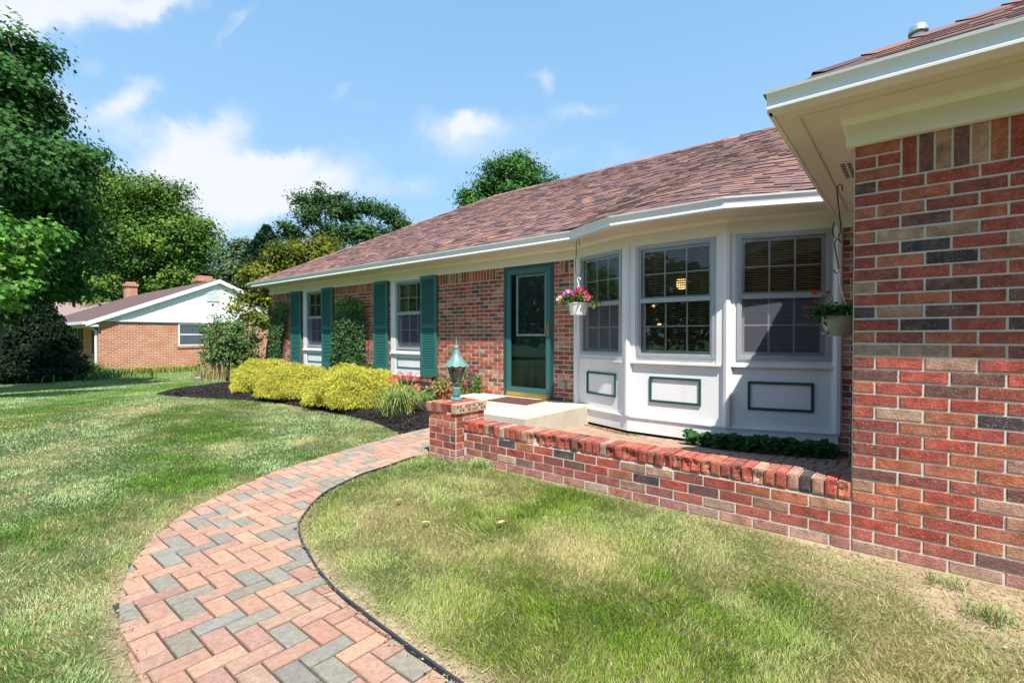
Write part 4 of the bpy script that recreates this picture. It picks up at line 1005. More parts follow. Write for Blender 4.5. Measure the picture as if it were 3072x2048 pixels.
    bl = [blob(960,600,D,1.2,1.2,.9),blob(905,600,D,.9,.9,.5),blob(1010,600,D,1.1,1,.5),blob(930,650,D,1.5,1.4,.7),blob(1040,640,D,1.8,1.6,.9),blob(1100,620,D,1.4,1.3,.6),blob(1160,640,D,1.3,1.2,.6),blob(1010,700,D,2.0,1.8,.9),blob(1100,700,D,1.9,1.8,.8),
          blob(1190,670,D,1.1,1,.6),blob(1215,700,D,.9,.9,.6),blob(880,710,D,1.2,1.1,.8),blob(860,680,D,.8,.8,.5),blob(945,760,D,2.2,1.8,1.2),blob(1060,770,D,2.4,2,1.2),blob(860,760,D,1.5,1.4,1.1),blob(1160,720,D,1.4,1.2,.8),blob(840,820,D,1.5,1.4,1.4)]
    tree('honey_locust_tree', base, bl, 'airy dark green tree with open layered crown above the left end of the main roof', 'tree', [(.035,.085,.03),(.045,.10,.035),(.028,.07,.028)], 520, 30000, .58, .20, RHO, .2, shell=.2, limbs=26)
    # yellow-green tree at the end of the house
    D = 19.5; b0 = at(800, 1006, D); base = (b0.x,b0.y,g(b0.x,b0.y))
    bl = [blob(900,760,D+1,1.1,1,.55),blob(965,745,D+1.5,.9,.9,.45),blob(850,770,D+.6,1.0,1,.6),blob(1000,790,D+1.5,.8,.8,.5),blob(800,830,D,1.1,1,.6),blob(900,830,D+.6,1.2,1,.6),blob(770,805,D,.5,.5,.25),blob(790,890,D,.7,.7,.4),
          blob(725,890,D-.4,.35,.4,.16),blob(750,945,D-.8,.5,.5,.28),blob(795,960,D-.8,.6,.6,.35),blob(700,925,D-1.2,.3,.3,.12),blob(840,900,D,1.0,.9,.6)]
    tree('dogwood_tree', base, bl, 'yellow-green small tree spreading behind the left corner of the house', 'tree', [(.11,.125,.016),(.08,.11,.016),(.14,.15,.02),(.055,.085,.012)], 330, 17000, .42, .135, RHO, .12, shell=.25, limbs=22)
    # tree behind the main roof
    D = 26; b0 = at(1530, 1006, D); base = (b0.x,b0.y,0)
    bl = [blob(1540,500,D,1.1,1.1,.75),blob(1500,520,D,1.0,1,.8),blob(1580,540,D,1.1,1,.7),blob(1470,560,D,.9,.9,.7),blob(1540,580,D,1.7,1.4,.9),blob(1410,600,D,.7,.7,.6),blob(1400,580,D,.4,.4,.3),blob(1630,560,D,.6,.6,.35),blob(1655,535,D,.3,.3,.16),blob(1600,510,D,.45,.4,.3),blob(1440,620,D,1.2,1,.9),blob(1560,640,D,2.0,1.6,1.0)]
    tree('ash_tree', base, bl, 'rounded green tree rising behind the middle of the brown shingle roof', 'tree', [(.035,.10,.025),(.045,.13,.03),(.06,.16,.035),(.03,.08,.022)], 420, 24000, .48, .15, RHO, .2, shell=.35)
    # dark hedge mass in the far distance behind the neighbour
    n = 16000; x = RNG.uniform(-75,-38,n); y = RNG.uniform(2,46,n); xx = -60+RNG.normal(0,2,n); P = np.stack([xx, RNG.uniform(-14,50,n), RNG.uniform(-.9,4.8,n)+RNG.normal(0,.4,n)],1)
    cl = np.array([(.03,.07,.025),(.02,.05,.018)])[RNG.integers(0,2,n)]*RNG.uniform(.7,1.3,(n,1))
    setp(leaves('far_woods', P, RNG.normal(size=(n,3)), .8, cl), 'dark belt of distant woods behind the neighbour house', 'woods', kind='stuff')
trees()
def street():
    # the far side of the street, behind the viewpoint: what the windows and the storm door mirror
    m = MB().use(mat('asphalt', (.12,.12,.12), .9, .1, 8)); m.face([(-120,-24,.0),(60,-17,.0),(60,-10,.0),(-120,-17,.0)]); setp(m.build('road'), kind='structure')
    n = 16000; x = RNG.uniform(-60,45,n); h = 6.5+4*vnoise(x,np.zeros(n),6); z = RNG.random(n)**.8*h; y = -34+RNG.normal(0,1.6,n); cl = np.array([(.05,.12,.03),(.08,.17,.04),(.035,.09,.025)])[RNG.integers(0,3,n)]*RNG.uniform(.7,1.3,(n,1))
    setp(leaves('street_trees', np.stack([x,y,z],1), RNG.normal(size=(n,3)), 1.0, cl), 'row of leafy trees across the street, mirrored in the window glass', 'trees', kind='stuff')
street()

# ------------------------------------------------------------------ neighbour house
def neighbour():
    NX = -29.0; Y0, Y1 = 5.07, 15.2; YR = 10.14; zb = -.75; ZB = 1.93; ZEV = 1.93; ZR = 4.13; p = (ZR-ZEV)/(YR-Y0); t = thing('neighbour_house', (NX,YR,-.62), 'neighbouring low house of orange brick with a white gable and brown roof', 'house')
    w = MB().use(M_nbrick); XW = -47
    w.face([(NX,Y0,zb),(NX,Y1,zb),(NX,Y1,ZB-.0),(NX,Y0,ZB)]); w.face([(XW,Y0+1.5,zb),(NX-.22,Y0+1.5,zb),(NX-.22,Y0+1.5,ZB),(XW,Y0+1.5,ZB)]); w.face([(NX-.22,Y0+1.5,zb),(NX-.22,Y0,zb),(NX-.22,Y0,ZB),(NX-.22,Y0+1.5,ZB)])
    w.face([(NX-.22,Y0,zb),(NX,Y0,zb),(NX,Y0,ZB),(NX-.22,Y0,ZB)]); w.face([(XW,Y1,zb),(NX,Y1,zb),(NX,Y1,ZB),(XW,Y1,ZB)][::-1]); w.face([(XW,Y0+1.5,zb),(XW,Y1,zb),(XW,Y1,ZB),(XW,Y0+1.5,ZB)][::-1])
    w.build('wall', t)
    g = MB().use(mat('bright_white_siding', (.82,.83,.84), .5, .02, 3)); g.face([(NX+.03,Y0,ZB),(NX+.03,Y1,ZB),(NX+.03,YR,ZR)])
    g.face([(NX+.03,Y0,ZB),(NX+.03,Y1,ZB),(NX-.2,Y1,ZB-.0),(NX-.2,Y0,ZB)])
    y = Y0+.3
    while y < Y1: zt = ZB+p*(y-Y0 if y < YR else Y1-y)-.05; g.box(NX+.031,NX+.045,y-.012,y+.012,ZB+.01,max(ZB+.02,zt)); y += .41
    for k in range(9): g.box(NX+.046,NX+.07,9.55,10.15,3.05+k*.065,3.09+k*.065)
    g.box(NX+.03,NX+.075,Y0,Y1,ZB-.06,ZB+.0); g.build('gable', t)
    r = MB().use(M_nroof); o = .45; e0 = (Y0-o, ZEV-p*o); xr = NX+.16
    th = .13
    r.hexa([(XW,e0[0],e0[1]),(xr,e0[0],e0[1]),(xr,YR,ZR),(XW,YR,ZR),(XW,e0[0],e0[1]+th),(xr,e0[0],e0[1]+th),(xr,YR,ZR+th),(XW,YR,ZR+th)])
    r.hexa([(XW,2*YR-e0[0],e0[1]),(XW,YR+.001,ZR),(xr,YR+.001,ZR),(xr,2*YR-e0[0],e0[1]),(XW,2*YR-e0[0],e0[1]+th),(XW,YR+.001,ZR+th),(xr,YR+.001,ZR+th),(xr,2*YR-e0[0],e0[1]+th)])
    ro = r.build('roof', t)
    f = MB().use(M_white)   # rake boards and eave fascia
    for s in (-1, 1):
        ye = YR+s*(YR-e0[0]); pts = [(xr+.001,ye,e0[1]-.10),(xr+.03,ye,e0[1]-.10),(xr+.03,YR,ZR-.10),(xr+.001,YR,ZR-.10)]
        f.hexa([*pts, *[(x,y_,z+.21) for x,y_,z in pts]])
    f.box(XW,xr,e0[0]-.12,e0[0]-.001,e0[1]-.02,e0[1]+.12); f.box(NX-.02,xr,e0[0],Y0-.001,e0[1]-.12,e0[1]-.02); f.box(XW,NX-.021,e0[0],Y0+1.48,e0[1]-.05,e0[1]-.03)
    f.build('fascia', t)
    d = MB().use(M_white); c = (NX-.08, Y0-.1); d.tube([(c[0],e0[0]-.05,e0[1]),(c[0],e0[0]+.05,e0[1]-.12),(c[0],Y0-.06,e0[1]-.3),(c[0],Y0-.06,zb+.2)], .055, 8); d.tube([(c[0],Y0-.06,zb+.25),(c[0],Y0-.3,zb+.15)],.055,8); d.build('downspout', t)
    for (ya, yb) in ((8.25,9.65),(12.75,14.2)):
        T = loc((NX,ya),(0,1),(1,0)); L = yb-ya; q = MB().use(M_white); frame(q,T,0,L,.68,1.83,.06,-.04,.03); bx(q,T,.06,L-.06,-.03,.01,1.23,1.29); wv = q.build('window', t)
        q = MB().use(M_glass); q.face([T(.06,0,.74),T(L-.06,0,.74),T(L-.06,0,1.77),T(.06,0,1.77)]); q.build('glass', wv)
        q = MB().use(mat('grey_screen', (.08,.095,.12), .6)); q.face([T(.05,.003,.73),T(L-.05,.003,.73),T(L-.05,.003,1.78),T(.05,.003,1.78)]); q.build('insect_screen', wv)
        q = MB().use(M_nbrick); bx(q,T,-.05,L+.05,-.02,.05,.58,.67); q.build('sill', wv)
    for xa in (-33.4,-38.4,-43.5):
        T = loc((xa,Y0+1.5),(1,0),(0,-1)); q = MB().use(M_white); frame(q,T,0,.9,.1,1.75,.06,-.02,.03); wv = q.build('window', t); q = MB().use(M_dark); q.face([T(.06,.01,.16),T(.84,.01,.16),T(.84,.01,1.69),T(.06,.01,1.69)]); q.build('glass', wv)
        
        for a_, b_ in ((-.7,-.03),(.93,1.6)): q = MB().use(mat('dark_shutter', (.05,.03,.035), .7)); bx(q,T,a_,b_,.0,.04,.1,1.75); q.build('shutter', wv)
    for (sx, y_, wd, h) in ((393, YR+.1, .36, 1.15), (613, YR+.6, .42, .55)):
        v = ray(sx,1006); X = v.x*y_/v.y; k = MB().use(M_nbrick); k.box(X-wd,X+wd,y_-wd,y_+wd,ZR-.5,ZR+h-.25); k.box(X-wd-.07,X+wd+.07,y_-wd-.07,y_+wd+.07,ZR+h-.25,ZR+h-.05); k.box(X-wd*.8,X+wd*.8,y_-wd*.8,y_+wd*.8,ZR+h-.05,ZR+h+.1)
        k.use(M_dark); k.box(X-.12,X+.12,y_-.12,y_+.12,ZR+h+.1,ZR+h+.25); k.box(X-.34,X+.34,y_-.3,y_+.3,ZR+h+.25,ZR+h+.29); k.build('chimney', ro)
    # lower rear roof seen at the far left
    q = MB().use(mat('pale_shingle', (.25,.17,.165), .95, .2, 10)); a = at(150,958,34); b = at(330,958,36); c = at(340,905,38.5); e = at(100,908,38.5)
    q.faces([a,b,c,e,a-Vector((0,0,.15)),b-Vector((0,0,.15))],[(0,1,2,3),(4,5,1,0)]); q.build('roof', t, label='paler rear roof slope of the neighbour house')
    # strap-leaved plants along its base and weeds by the corner
    n = 5200; u = RNG.random(n); y = 3.6+u*8.4; x = NX+.45+RNG.normal(0,.16,n)+np.where(y<5.2,(5.2-y)*-.9,0); k = (y>4.9)|(RNG.random(n)<.8)
    strap('border_plants', x[k], y[k], gz(x,y)[k], .34, .018, [(.35,.36,.07),(.25,.32,.05),(.45,.42,.12),(.18,.27,.05)], 'strip of yellowing strap-leaved plants along the foot of the neighbour brick wall', 'plants')
    n = 1500; x = -27.6+RNG.normal(0,.9,n)-1.6; y = 4.2+RNG.normal(0,.5,n); strap('weed_clump', x, y, gz(x,y), .75, .02, [(.12,.22,.04),(.2,.27,.06),(.30,.26,.1)], 'tall green weeds growing around the downspout at the neighbour house corner', 'weeds')
def strap(name, x, y, z, L, w, pal, label=None, cat=None, parent=None, up_=.9, kind='stuff', jit=.35, droop=.8):
    """arching strap leaves: 3 segments each"""
    n = len(x); an = RNG.uniform(0,2*PI,n); le = L*RNG.uniform(1-jit,1+jit,n); lean = RNG.uniform(.15,.9,n)*(1.3-up_)+.1
    d = np.stack([np.cos(an),np.sin(an)],1); s = np.stack([-np.sin(an),np.cos(an)],1)*w*.5; V = np.zeros((n,7,3)); C = np.stack([x,y],1)
    for k,f in enumerate((0,.4,.75)):
        h = le*(f-.25*droop*f*f*f*(.5+lean)); o = le*lean*(f**1.7)*1.1; c = C+d*o[:,None]; ww = (1,.85,.55)[k]
        V[:,2*k,:2]=c-s*ww; V[:,2*k+1,:2]=c+s*ww; V[:,2*k,2]=z+h; V[:,2*k+1,2]=z+h
    f=1.0; h = le*(f-.25*droop*(.5+lean)*1.6); o = le*lean*1.25; V[:,6,:2]=C+d*o[:,None]; V[:,6,2]=z+h
    cols = np.array(pal)[RNG.integers(0,len(pal),n)]*RNG.uniform(.75,1.2,(n,1))
    ob = npmesh(name, V.reshape(-1,3), 7, cols, M_straw, parent, tris=[(0,1,3,2),(2,3,5,4),(4,5,6)])
    if label: setp(ob, label, cat, kind=kind)
    return ob
neighbour()

# ------------------------------------------------------------------ shrubs and bedding
def gold_shrub(c, rx, ry, h, label, n=30000):
    n = int(n*2.2); h *= .9
    t = thing('golden_cypress_shrub', (c[0],c[1],.05), label, 'shrub', 'golden thread cypress shrubs in the mulch bed')
    u = RNG.random(n); d = rand_dirs(n); d[:,2] = np.abs(d[:,2])*1.0-.22
    lump = .87+.10*np.sin(d[:,0]*6+c[0]*3)*np.sin(d[:,1]*5+1)+.05*np.sin(d[:,2]*9+d[:,0]*7+c[0])+.12*vnoise(d[:,0]*3+c[0],d[:,1]*3+d[:,2]*2,.5)
    r = (.70+.30*u)*lump; P = np.stack([c[0]+d[:,0]*rx*r, c[1]+d[:,1]*ry*r, .10+np.clip(d[:,2]+.22,0,2)*h*r*.86],1)
    # drooping thread-like tips
    dirv = np.stack([d[:,0],d[:,1],np.full(n,.15)],1)+RNG.normal(size=(n,3))*.55+np.array([0,0,-.35]); dirv/=np.linalg.norm(dirv,axis=1)[:,None]
    side = np.cross(dirv, RNG.normal(size=(n,3))); side/=np.linalg.norm(side,axis=1)[:,None]
    L = RNG.uniform(.02,.06,n)[:,None]; W = .0024+.0020*RNG.random(n)[:,None]; V = np.zeros((n,5,3))
    V[:,0]=P-side*W; V[:,1]=P+dirv*L*.5-side*W*1.2+np.array([0,0,.004]); V[:,2]=P+dirv*L+np.array([0,0,-.012]); V[:,3]=P+dirv*L*.5+side*W*1.2+np.array([0,0,.004]); V[:,4]=P+side*W
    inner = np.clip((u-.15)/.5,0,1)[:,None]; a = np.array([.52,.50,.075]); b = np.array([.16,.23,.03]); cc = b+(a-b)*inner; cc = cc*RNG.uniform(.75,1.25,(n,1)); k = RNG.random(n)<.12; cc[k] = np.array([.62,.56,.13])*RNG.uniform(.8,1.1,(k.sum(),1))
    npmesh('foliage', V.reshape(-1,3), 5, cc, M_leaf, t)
    m = MB().use(M_bark)
    for i in range(9):
        a_ = i*.7; m.tube([(c[0],c[1],.03),(c[0]+math.cos(a_)*rx*.4,c[1]+math.sin(a_)*ry*.4,h*.35),(c[0]+math.cos(a_)*rx*.6,c[1]+math.sin(a_)*ry*.6,h*.6)],[.02,.012,.004],5)
    m.build('stem', t)
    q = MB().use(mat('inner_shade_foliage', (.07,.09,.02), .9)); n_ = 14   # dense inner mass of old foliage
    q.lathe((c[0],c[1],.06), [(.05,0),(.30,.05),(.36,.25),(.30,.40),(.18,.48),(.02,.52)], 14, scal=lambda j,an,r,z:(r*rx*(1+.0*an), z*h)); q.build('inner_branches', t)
gold_shrub((-10.55,4.6), .84, .74, .84, 'leftmost of the three golden thread-leaf cypress shrubs, beside the dark leafy bush', 30000)
gold_shrub((-9.05,4.5), .86, .72, .78, 'middle of the three golden thread-leaf cypress shrubs, below the larger ivy', 32000)
gold_shrub((-7.25,4.62), 1.02, .80, .84, 'rightmost of the three golden thread-leaf cypress shrubs, beside the red daylilies', 34000)
def bush():
    b0 = at(690,1006,14.0); c = (b0.x,b0.y); t = thing('viburnum_bush', (c[0],c[1],float(gz(*c))), 'rounded dark green leafy bush at the far end of the mulch bed', 'bush')
    bl = [(c[0],c[1],.8,.92,.9,.85),(c[0]-.2,c[1]-.1,1.3,.65,.6,.5),(c[0]+.3,c[1]+.1,1.05,.55,.6,.5),(c[0]-.35,c[1],.45,.6,.6,.5),(c[0]+.4,c[1],.5,.55,.6,.55)]
    P,Nn,CI = crown_points(bl, 260, 14000, .20, .7, .55); k = P[:,2]>.05; P=P[k];Nn=Nn[k];n=len(P)
    cl = np.array([(.085,.16,.04),(.12,.20,.055),(.06,.12,.035),(.18,.23,.09)])[RNG.integers(0,4,n)]*RNG.uniform(.8,1.2,(n,1)); leaves('foliage',P,Nn,.075*RNG.uniform(.7,1.2,n),cl,RHO,parent=t)
    m = MB().use(M_bark)
    for i in range(14): a=random.uniform(0,6.28); r=random.uniform(.2,.6); m.tube([(c[0]+.1*math.cos(a),c[1]+.1*math.sin(a),-.1),(c[0]+r*.6*math.cos(a),c[1]+r*.6*math.sin(a),.6),(c[0]+r*math.cos(a),c[1]+r*math.sin(a),1.15)],[.02,.012,.004],5)
    m.build('stem', t)
bush()
def ivy(name, outline, n, label, y=FY-.03, size=.06, pal=((.03,.085,.03),(.05,.12,.04),(.09,.17,.07),(.15,.30,.05))):  # brighter tones in the palette stand in for highlights on the leaves
    P0 = np.array(outline); x = RNG.uniform(P0[:,0].min(),P0[:,0].max(),n*2); z = RNG.uniform(P0[:,1].min(),P0[:,1].max(),n*2)
    xx = x+.07*(vnoise(x,z,.12)-.5); zz = z+.07*(vnoise(x+9,z,.12)-.5); k = inpoly(xx,zz,outline); x=x[k][:n]; z=z[k][:n]; m=len(x)
    # leaf normals face outwards and a little up; bulges come from real depth
    dep = .03+.09*fbm(x,z,.35)+RNG.uniform(0,.03,m); P = np.stack([x,y-dep,z],1); Nn = np.stack([RNG.normal(0,.5,m),np.full(m,-1.0),RNG.uniform(-.1,1.6,m)],1)
    top = sstep(np.quantile(z,.8),np.quantile(z,.98),z); edge = RNG.random(m); ci = np.where(RNG.random(m)<.10+.65*top,3,RNG.integers(0,3,m)); cl = np.array(pal)[ci]*RNG.uniform(.75,1.25,(m,1))
    t = thing(name, (float(np.mean(P0[:,0])),y,float(P0[:,1].min())), label, 'climbing plant')
    leaves('foliage',P,Nn,size*RNG.uniform(.6,1.25,m),cl,IVY,parent=t,spin=RNG.normal(PI,.5,m))
    s = MB().use(M_bark); cx = float(np.mean(P0[:,0]))
    for i in range(6):
        xa = cx+random.uniform(-.12,.12); pts=[(xa,y-.012,float(P0[:,1].min())-.2)]; 
        for q in range(1,7): xa += random.uniform(-.06,.06); pts.append((xa,y-.012,float(P0[:,1].min())+(float(P0[:,1].max()-P0[:,1].min()))*q/6.5))
        s.tube(pts,.006,5)
    s.build('stem', t)
ivy('climbing_ivy', [(-13.5,.0),(-12.75,.0),(-12.80,.5),(-12.83,.94),(-12.6,1.5),(-12.48,1.9),(-12.5,2.09),(-12.8,2.14),(-13.0,2.1),(-13.2,1.98),(-13.5,1.95)], 2300, 'narrow dark ivy climbing the brick at the far left corner of the house')
ivy('climbing_ivy', [(-10.45,.1),(-10.41,.5),(-10.33,1.1),(-10.23,1.58),(-10.12,1.85),(-10.10,2.02),(-9.85,2.05),(-9.6,2.09),(-9.3,2.0),(-9.02,1.93),(-9.0,1.45),(-9.03,1.0),(-8.95,.8),(-8.72,.52),(-8.7,.3),(-8.9,.1)], 4200, 'wide tapering ivy climbing the brick between the two shuttered windows')
ivy('ivy_sprig', [(-6.18,.03),(-6.02,.03),(-5.98,.3),(-5.93,.56),(-5.97,.62),(-6.06,.40)], 150, 'taller ivy sprig climbing the brick just left of the stoop', size=.05, pal=((.06,.15,.03),(.10,.22,.04),(.16,.28,.06),(.2,.3,.07)))
ivy('ivy_sprig', [(-5.92,.20),(-5.62,.20),(-5.60,.42),(-5.60,.55),(-5.70,.55),(-5.78,.36)], 170, 'shorter ivy sprig beside it, climbing the brick at the stoop edge', size=.05, pal=((.06,.15,.03),(.10,.22,.04),(.16,.28,.06),(.2,.3,.07)))
def flowers_mesh(name, pts, r, pal, parent, petals=5, slim=.36):
    """every flower a part of its own (a list inside pts is one flower head of several florets)"""
    for it in pts:
        m = MB().use(M_flower)
        for p in (it if isinstance(it, list) else [it]):
            p = Vector(p); nrm = Vector((random.gauss(.2,.5),random.gauss(-.7,.4),random.gauss(.6,.4))).normalized(); u = nrm.orthogonal().normalized(); v = nrm.cross(u); rr = r*random.uniform(.75,1.15); col = tuple(c*random.uniform(.85,1.1) for c in random.choice(pal))
            V = [p-nrm*rr*.25]; F = []
            for k in range(petals):
                a = 2*PI*k/petals+random.random()*.2; e = u*math.cos(a)+v*math.sin(a); s_ = u*-math.sin(a)+v*math.cos(a); b = len(V)
                V += [p+e*rr*.6-s_*rr*slim+nrm*rr*.12, p+e*rr+nrm*rr*random.uniform(-.1,.25), p+e*rr*.6+s_*rr*slim+nrm*rr*.12]; F.append((0,b,b+1,b+2))
            m.faces(V, F, col)
        m.build('flower', parent)
def daylily():
    c = at(1215,1262,7.0); c = (c.x, c.y); c=(-5.78,4.42); t = thing('daylily_plant', (c[0],c[1],.06), 'clump of daylilies with arching leaves and coral-red flowers at the front of the mulch bed', 'plant')
    n = 300; x = c[0]+RNG.normal(0,.08,n); y = c[1]+RNG.normal(0,.11,n); strap('leaves', x, y, np.full(n,.05), .56, .013, [(.15,.26,.05),(.20,.31,.06),(.27,.34,.08),(.46,.42,.16)], parent=t, up_=.35, jit=.35, droop=1.6)
    s = MB().use(mat('flower_stalk', (.16,.24,.06), .6)); F = []
    for i in range(22):
        sx = random.uniform(1150,1252); sy = random.uniform(1118,1185); e = at(sx, sy, 7.0+random.uniform(-.25,.35)); b = Vector((c[0]+random.gauss(0,.1),c[1]+random.gauss(0,.1),.06)); s.tube([b,(b+e)/2+Vector((0,0,.08)),e],.004,5); F.append(e)
    s.build('stalks', t); flowers_mesh('flowers', F, .050, [(.75,.13,.12),(.78,.24,.20),(.70,.08,.10)], t, 6, .22)
daylily()
def dry_clump():
    b0 = at(640,1006,13.0); n = 210; x = b0.x+RNG.normal(0,.42,n); y = b0.y+RNG.normal(0,.3,n)
    strap('dry_stalks', x, y, np.full(n,.02), .48, .012, [(.48,.38,.18),(.38,.27,.13),(.28,.15,.08),(.25,.29,.08)], 'clump of dry straw-coloured stalks in the mulch in front of the dark bush', 'plant', up_=.85, jit=.5)
    x = -4.6+RNG.normal(0,.1,60)-.35; y = 4.6+RNG.normal(0,.1,60)
    n=260; c=(-6.7,5.6); x=c[0]+RNG.normal(0,.45,n); y=c[1]+RNG.normal(0,.14,n); z=.07+RNG.uniform(0,.1,n)
    cl=np.array([(.08,.2,.04),(.14,.27,.05)])[RNG.integers(0,2,n)]*RNG.uniform(.8,1.2,(n,1)); setp(leaves('low_groundcover',np.stack([x,y,z],1),RNG.normal(size=(n,3))*.4+np.array([0,0,1]),.07,cl,IVY),'low green groundcover leaves under the crawl space vent','ground cover',kind='stuff')
dry_clump()
def terracotta():
    c = (-6.16,5.60,.10); t = thing('terracotta_pot', c, 'terracotta pot of pink and red flowers standing by the brick wall behind the pier', 'flower pot')
    m = MB().use(M_terra); m.lathe(c, [(.0,.0),(.085,.0),(.115,.15),(.128,.152),(.132,.20),(.118,.20),(.112,.17),(.0,.17)], 28); m.build('pot', t)
    n=420; P=np.array(c)+np.array([0,0,.24])+RNG.normal(size=(n,3))*np.array([.10,.10,.06]); cl=np.array([(.10,.22,.05),(.2,.3,.07),(.3,.3,.08)])[RNG.integers(0,3,n)]; leaves('foliage',P,RNG.normal(size=(n,3))+np.array([0,-.3,.8]),.05,cl,RHO,parent=t)
    flowers_mesh('flowers', [(c[0]+random.gauss(0,.10),c[1]-.04+random.gauss(0,.08),c[2]+.26+random.gauss(0,.04)) for _ in range(26)], .020, [(.8,.25,.22),(.75,.04,.05),(.85,.4,.35)], t)
    flowers_mesh('flowers', [(c[0]+.17+random.gauss(0,.03),c[1]-.03,c[2]+.22+random.gauss(0,.07)) for _ in range(7)], .022, [(.75,.02,.03)], t)
    s=MB().use(mat('flower_stalk',(.16,.24,.06),.6)); s.tube([(c[0],c[1],c[2]+.2),(c[0]-.01,c[1],c[2]+.4),(c[0]+.01,c[1],c[2]+.56)],[.006,.005,.002],5); s.build('stem',t)
terracotta()
def hook(name, pts, label):
    m = MB().use(M_black); m.tube(pts, .0045, 6); setp(m.build(name), label, 'plant hook')
def basket_left():
    x, y = -3.425, 5.55; t = thing('hanging_basket', (x,y,1.48), 'white hanging pot of pink, purple and red petunias left of the bow window', 'hanging basket')
    m = MB().use(M_pot); m.lathe((x,y,1.48), [(.0,.0),(.104,.0),(.108,.01),(.134,.150),(.141,.152),(.142,.165),(.130,.165),(.125,.12),(.0,.12)], 32); m.build('pot', t)
    h = MB().use(M_pot); top = Vector((x-.0,y,1.86))
    for k in range(3): a = .5+k*2*PI/3; h.tube([(x+.134*math.cos(a),y+.134*math.sin(a),1.635), top], .004, 6)
    h.tube([top-Vector((0,0,.0)), top+Vector((0,0,.05)), top+Vector((-.022,0,.09)), top+Vector((-.005,0,.125)), top+Vector((.025,0,.11)), top+Vector((.03,0,.09))], .007, 8); h.tube([top-Vector((0,0,.03)), top+Vector((0,0,.02))],[.022,.010],8); h.build('hanger', t)
    n=900; P=np.stack([x+.01+RNG.normal(0,.115,n), y-.0+RNG.normal(0,.075,n), 1.715+RNG.normal(0,.034,n)],1); P[:,2]-=np.clip(np.abs(P[:,0]-x)-.10,0,1)*.5; P=P[(P[:,2]>1.65)|(np.abs(P[:,0]-x)>.14)]; n=len(P)
    cl=np.array([(.07,.19,.03),(.11,.25,.04),(.28,.34,.07),(.05,.13,.03)])[RNG.integers(0,4,n)]; leaves('foliage',P,RNG.normal(size=(n,3))+np.array([0,-.4,.7]),.042,cl,RHO,parent=t)
    f=lambda cx,cz,s,k: [(x+cx+random.gauss(0,s),y-.10+random.gauss(0,.03),cz+random.gauss(0,s*.8)) for _ in range(k)]
    flowers_mesh('flowers', f(-.19,1.72,.03,9)+f(-.11,1.79,.025,6), .034, [(.85,.35,.42),(.85,.45,.45)], t); flowers_mesh('flowers', f(-.085,1.765,.03,9)+f(-.155,1.71,.02,4), .040, [(.12,.03,.55),(.20,.05,.62)], t)
    flowers_mesh('flowers', f(.04,1.78,.05,9)+f(.10,1.76,.04,6), .034, [(.55,.01,.06),(.6,.02,.10)], t); flowers_mesh('flowers', f(.19,1.72,.035,7), .034, [(.8,.08,.25)], t)
    z=2.505; hook('plant_hook', [(x-.03,y,z-.05),(x-.02,y,z-.015),(x+.0,y,z-.0),(x+.02,y,z-.02),(x+.02,y,z-.08),(x-.02,y,z-.40),(x-.015,y,z-.50),(x+.02,y,z-.555),(x+.06,y,z-.47),(x+.05,y,z-.36)][0:0]+[(x+.015,y,z-.11),(x+.02,y,z-.05),(x-.005,y,z-.01),(x-.03,y,z-.05),(x-.035,y,z-.12),(x-.05,y,z-.38),(x-.04,y,z-.46),(x+.0,y,z-.525),(x+.045,y,z-.46),(x+.055,y,z-.37),(x+.045,y,z-.31)], 'black S-shaped hook holding the white hanging pot under the eave')
basket_left()
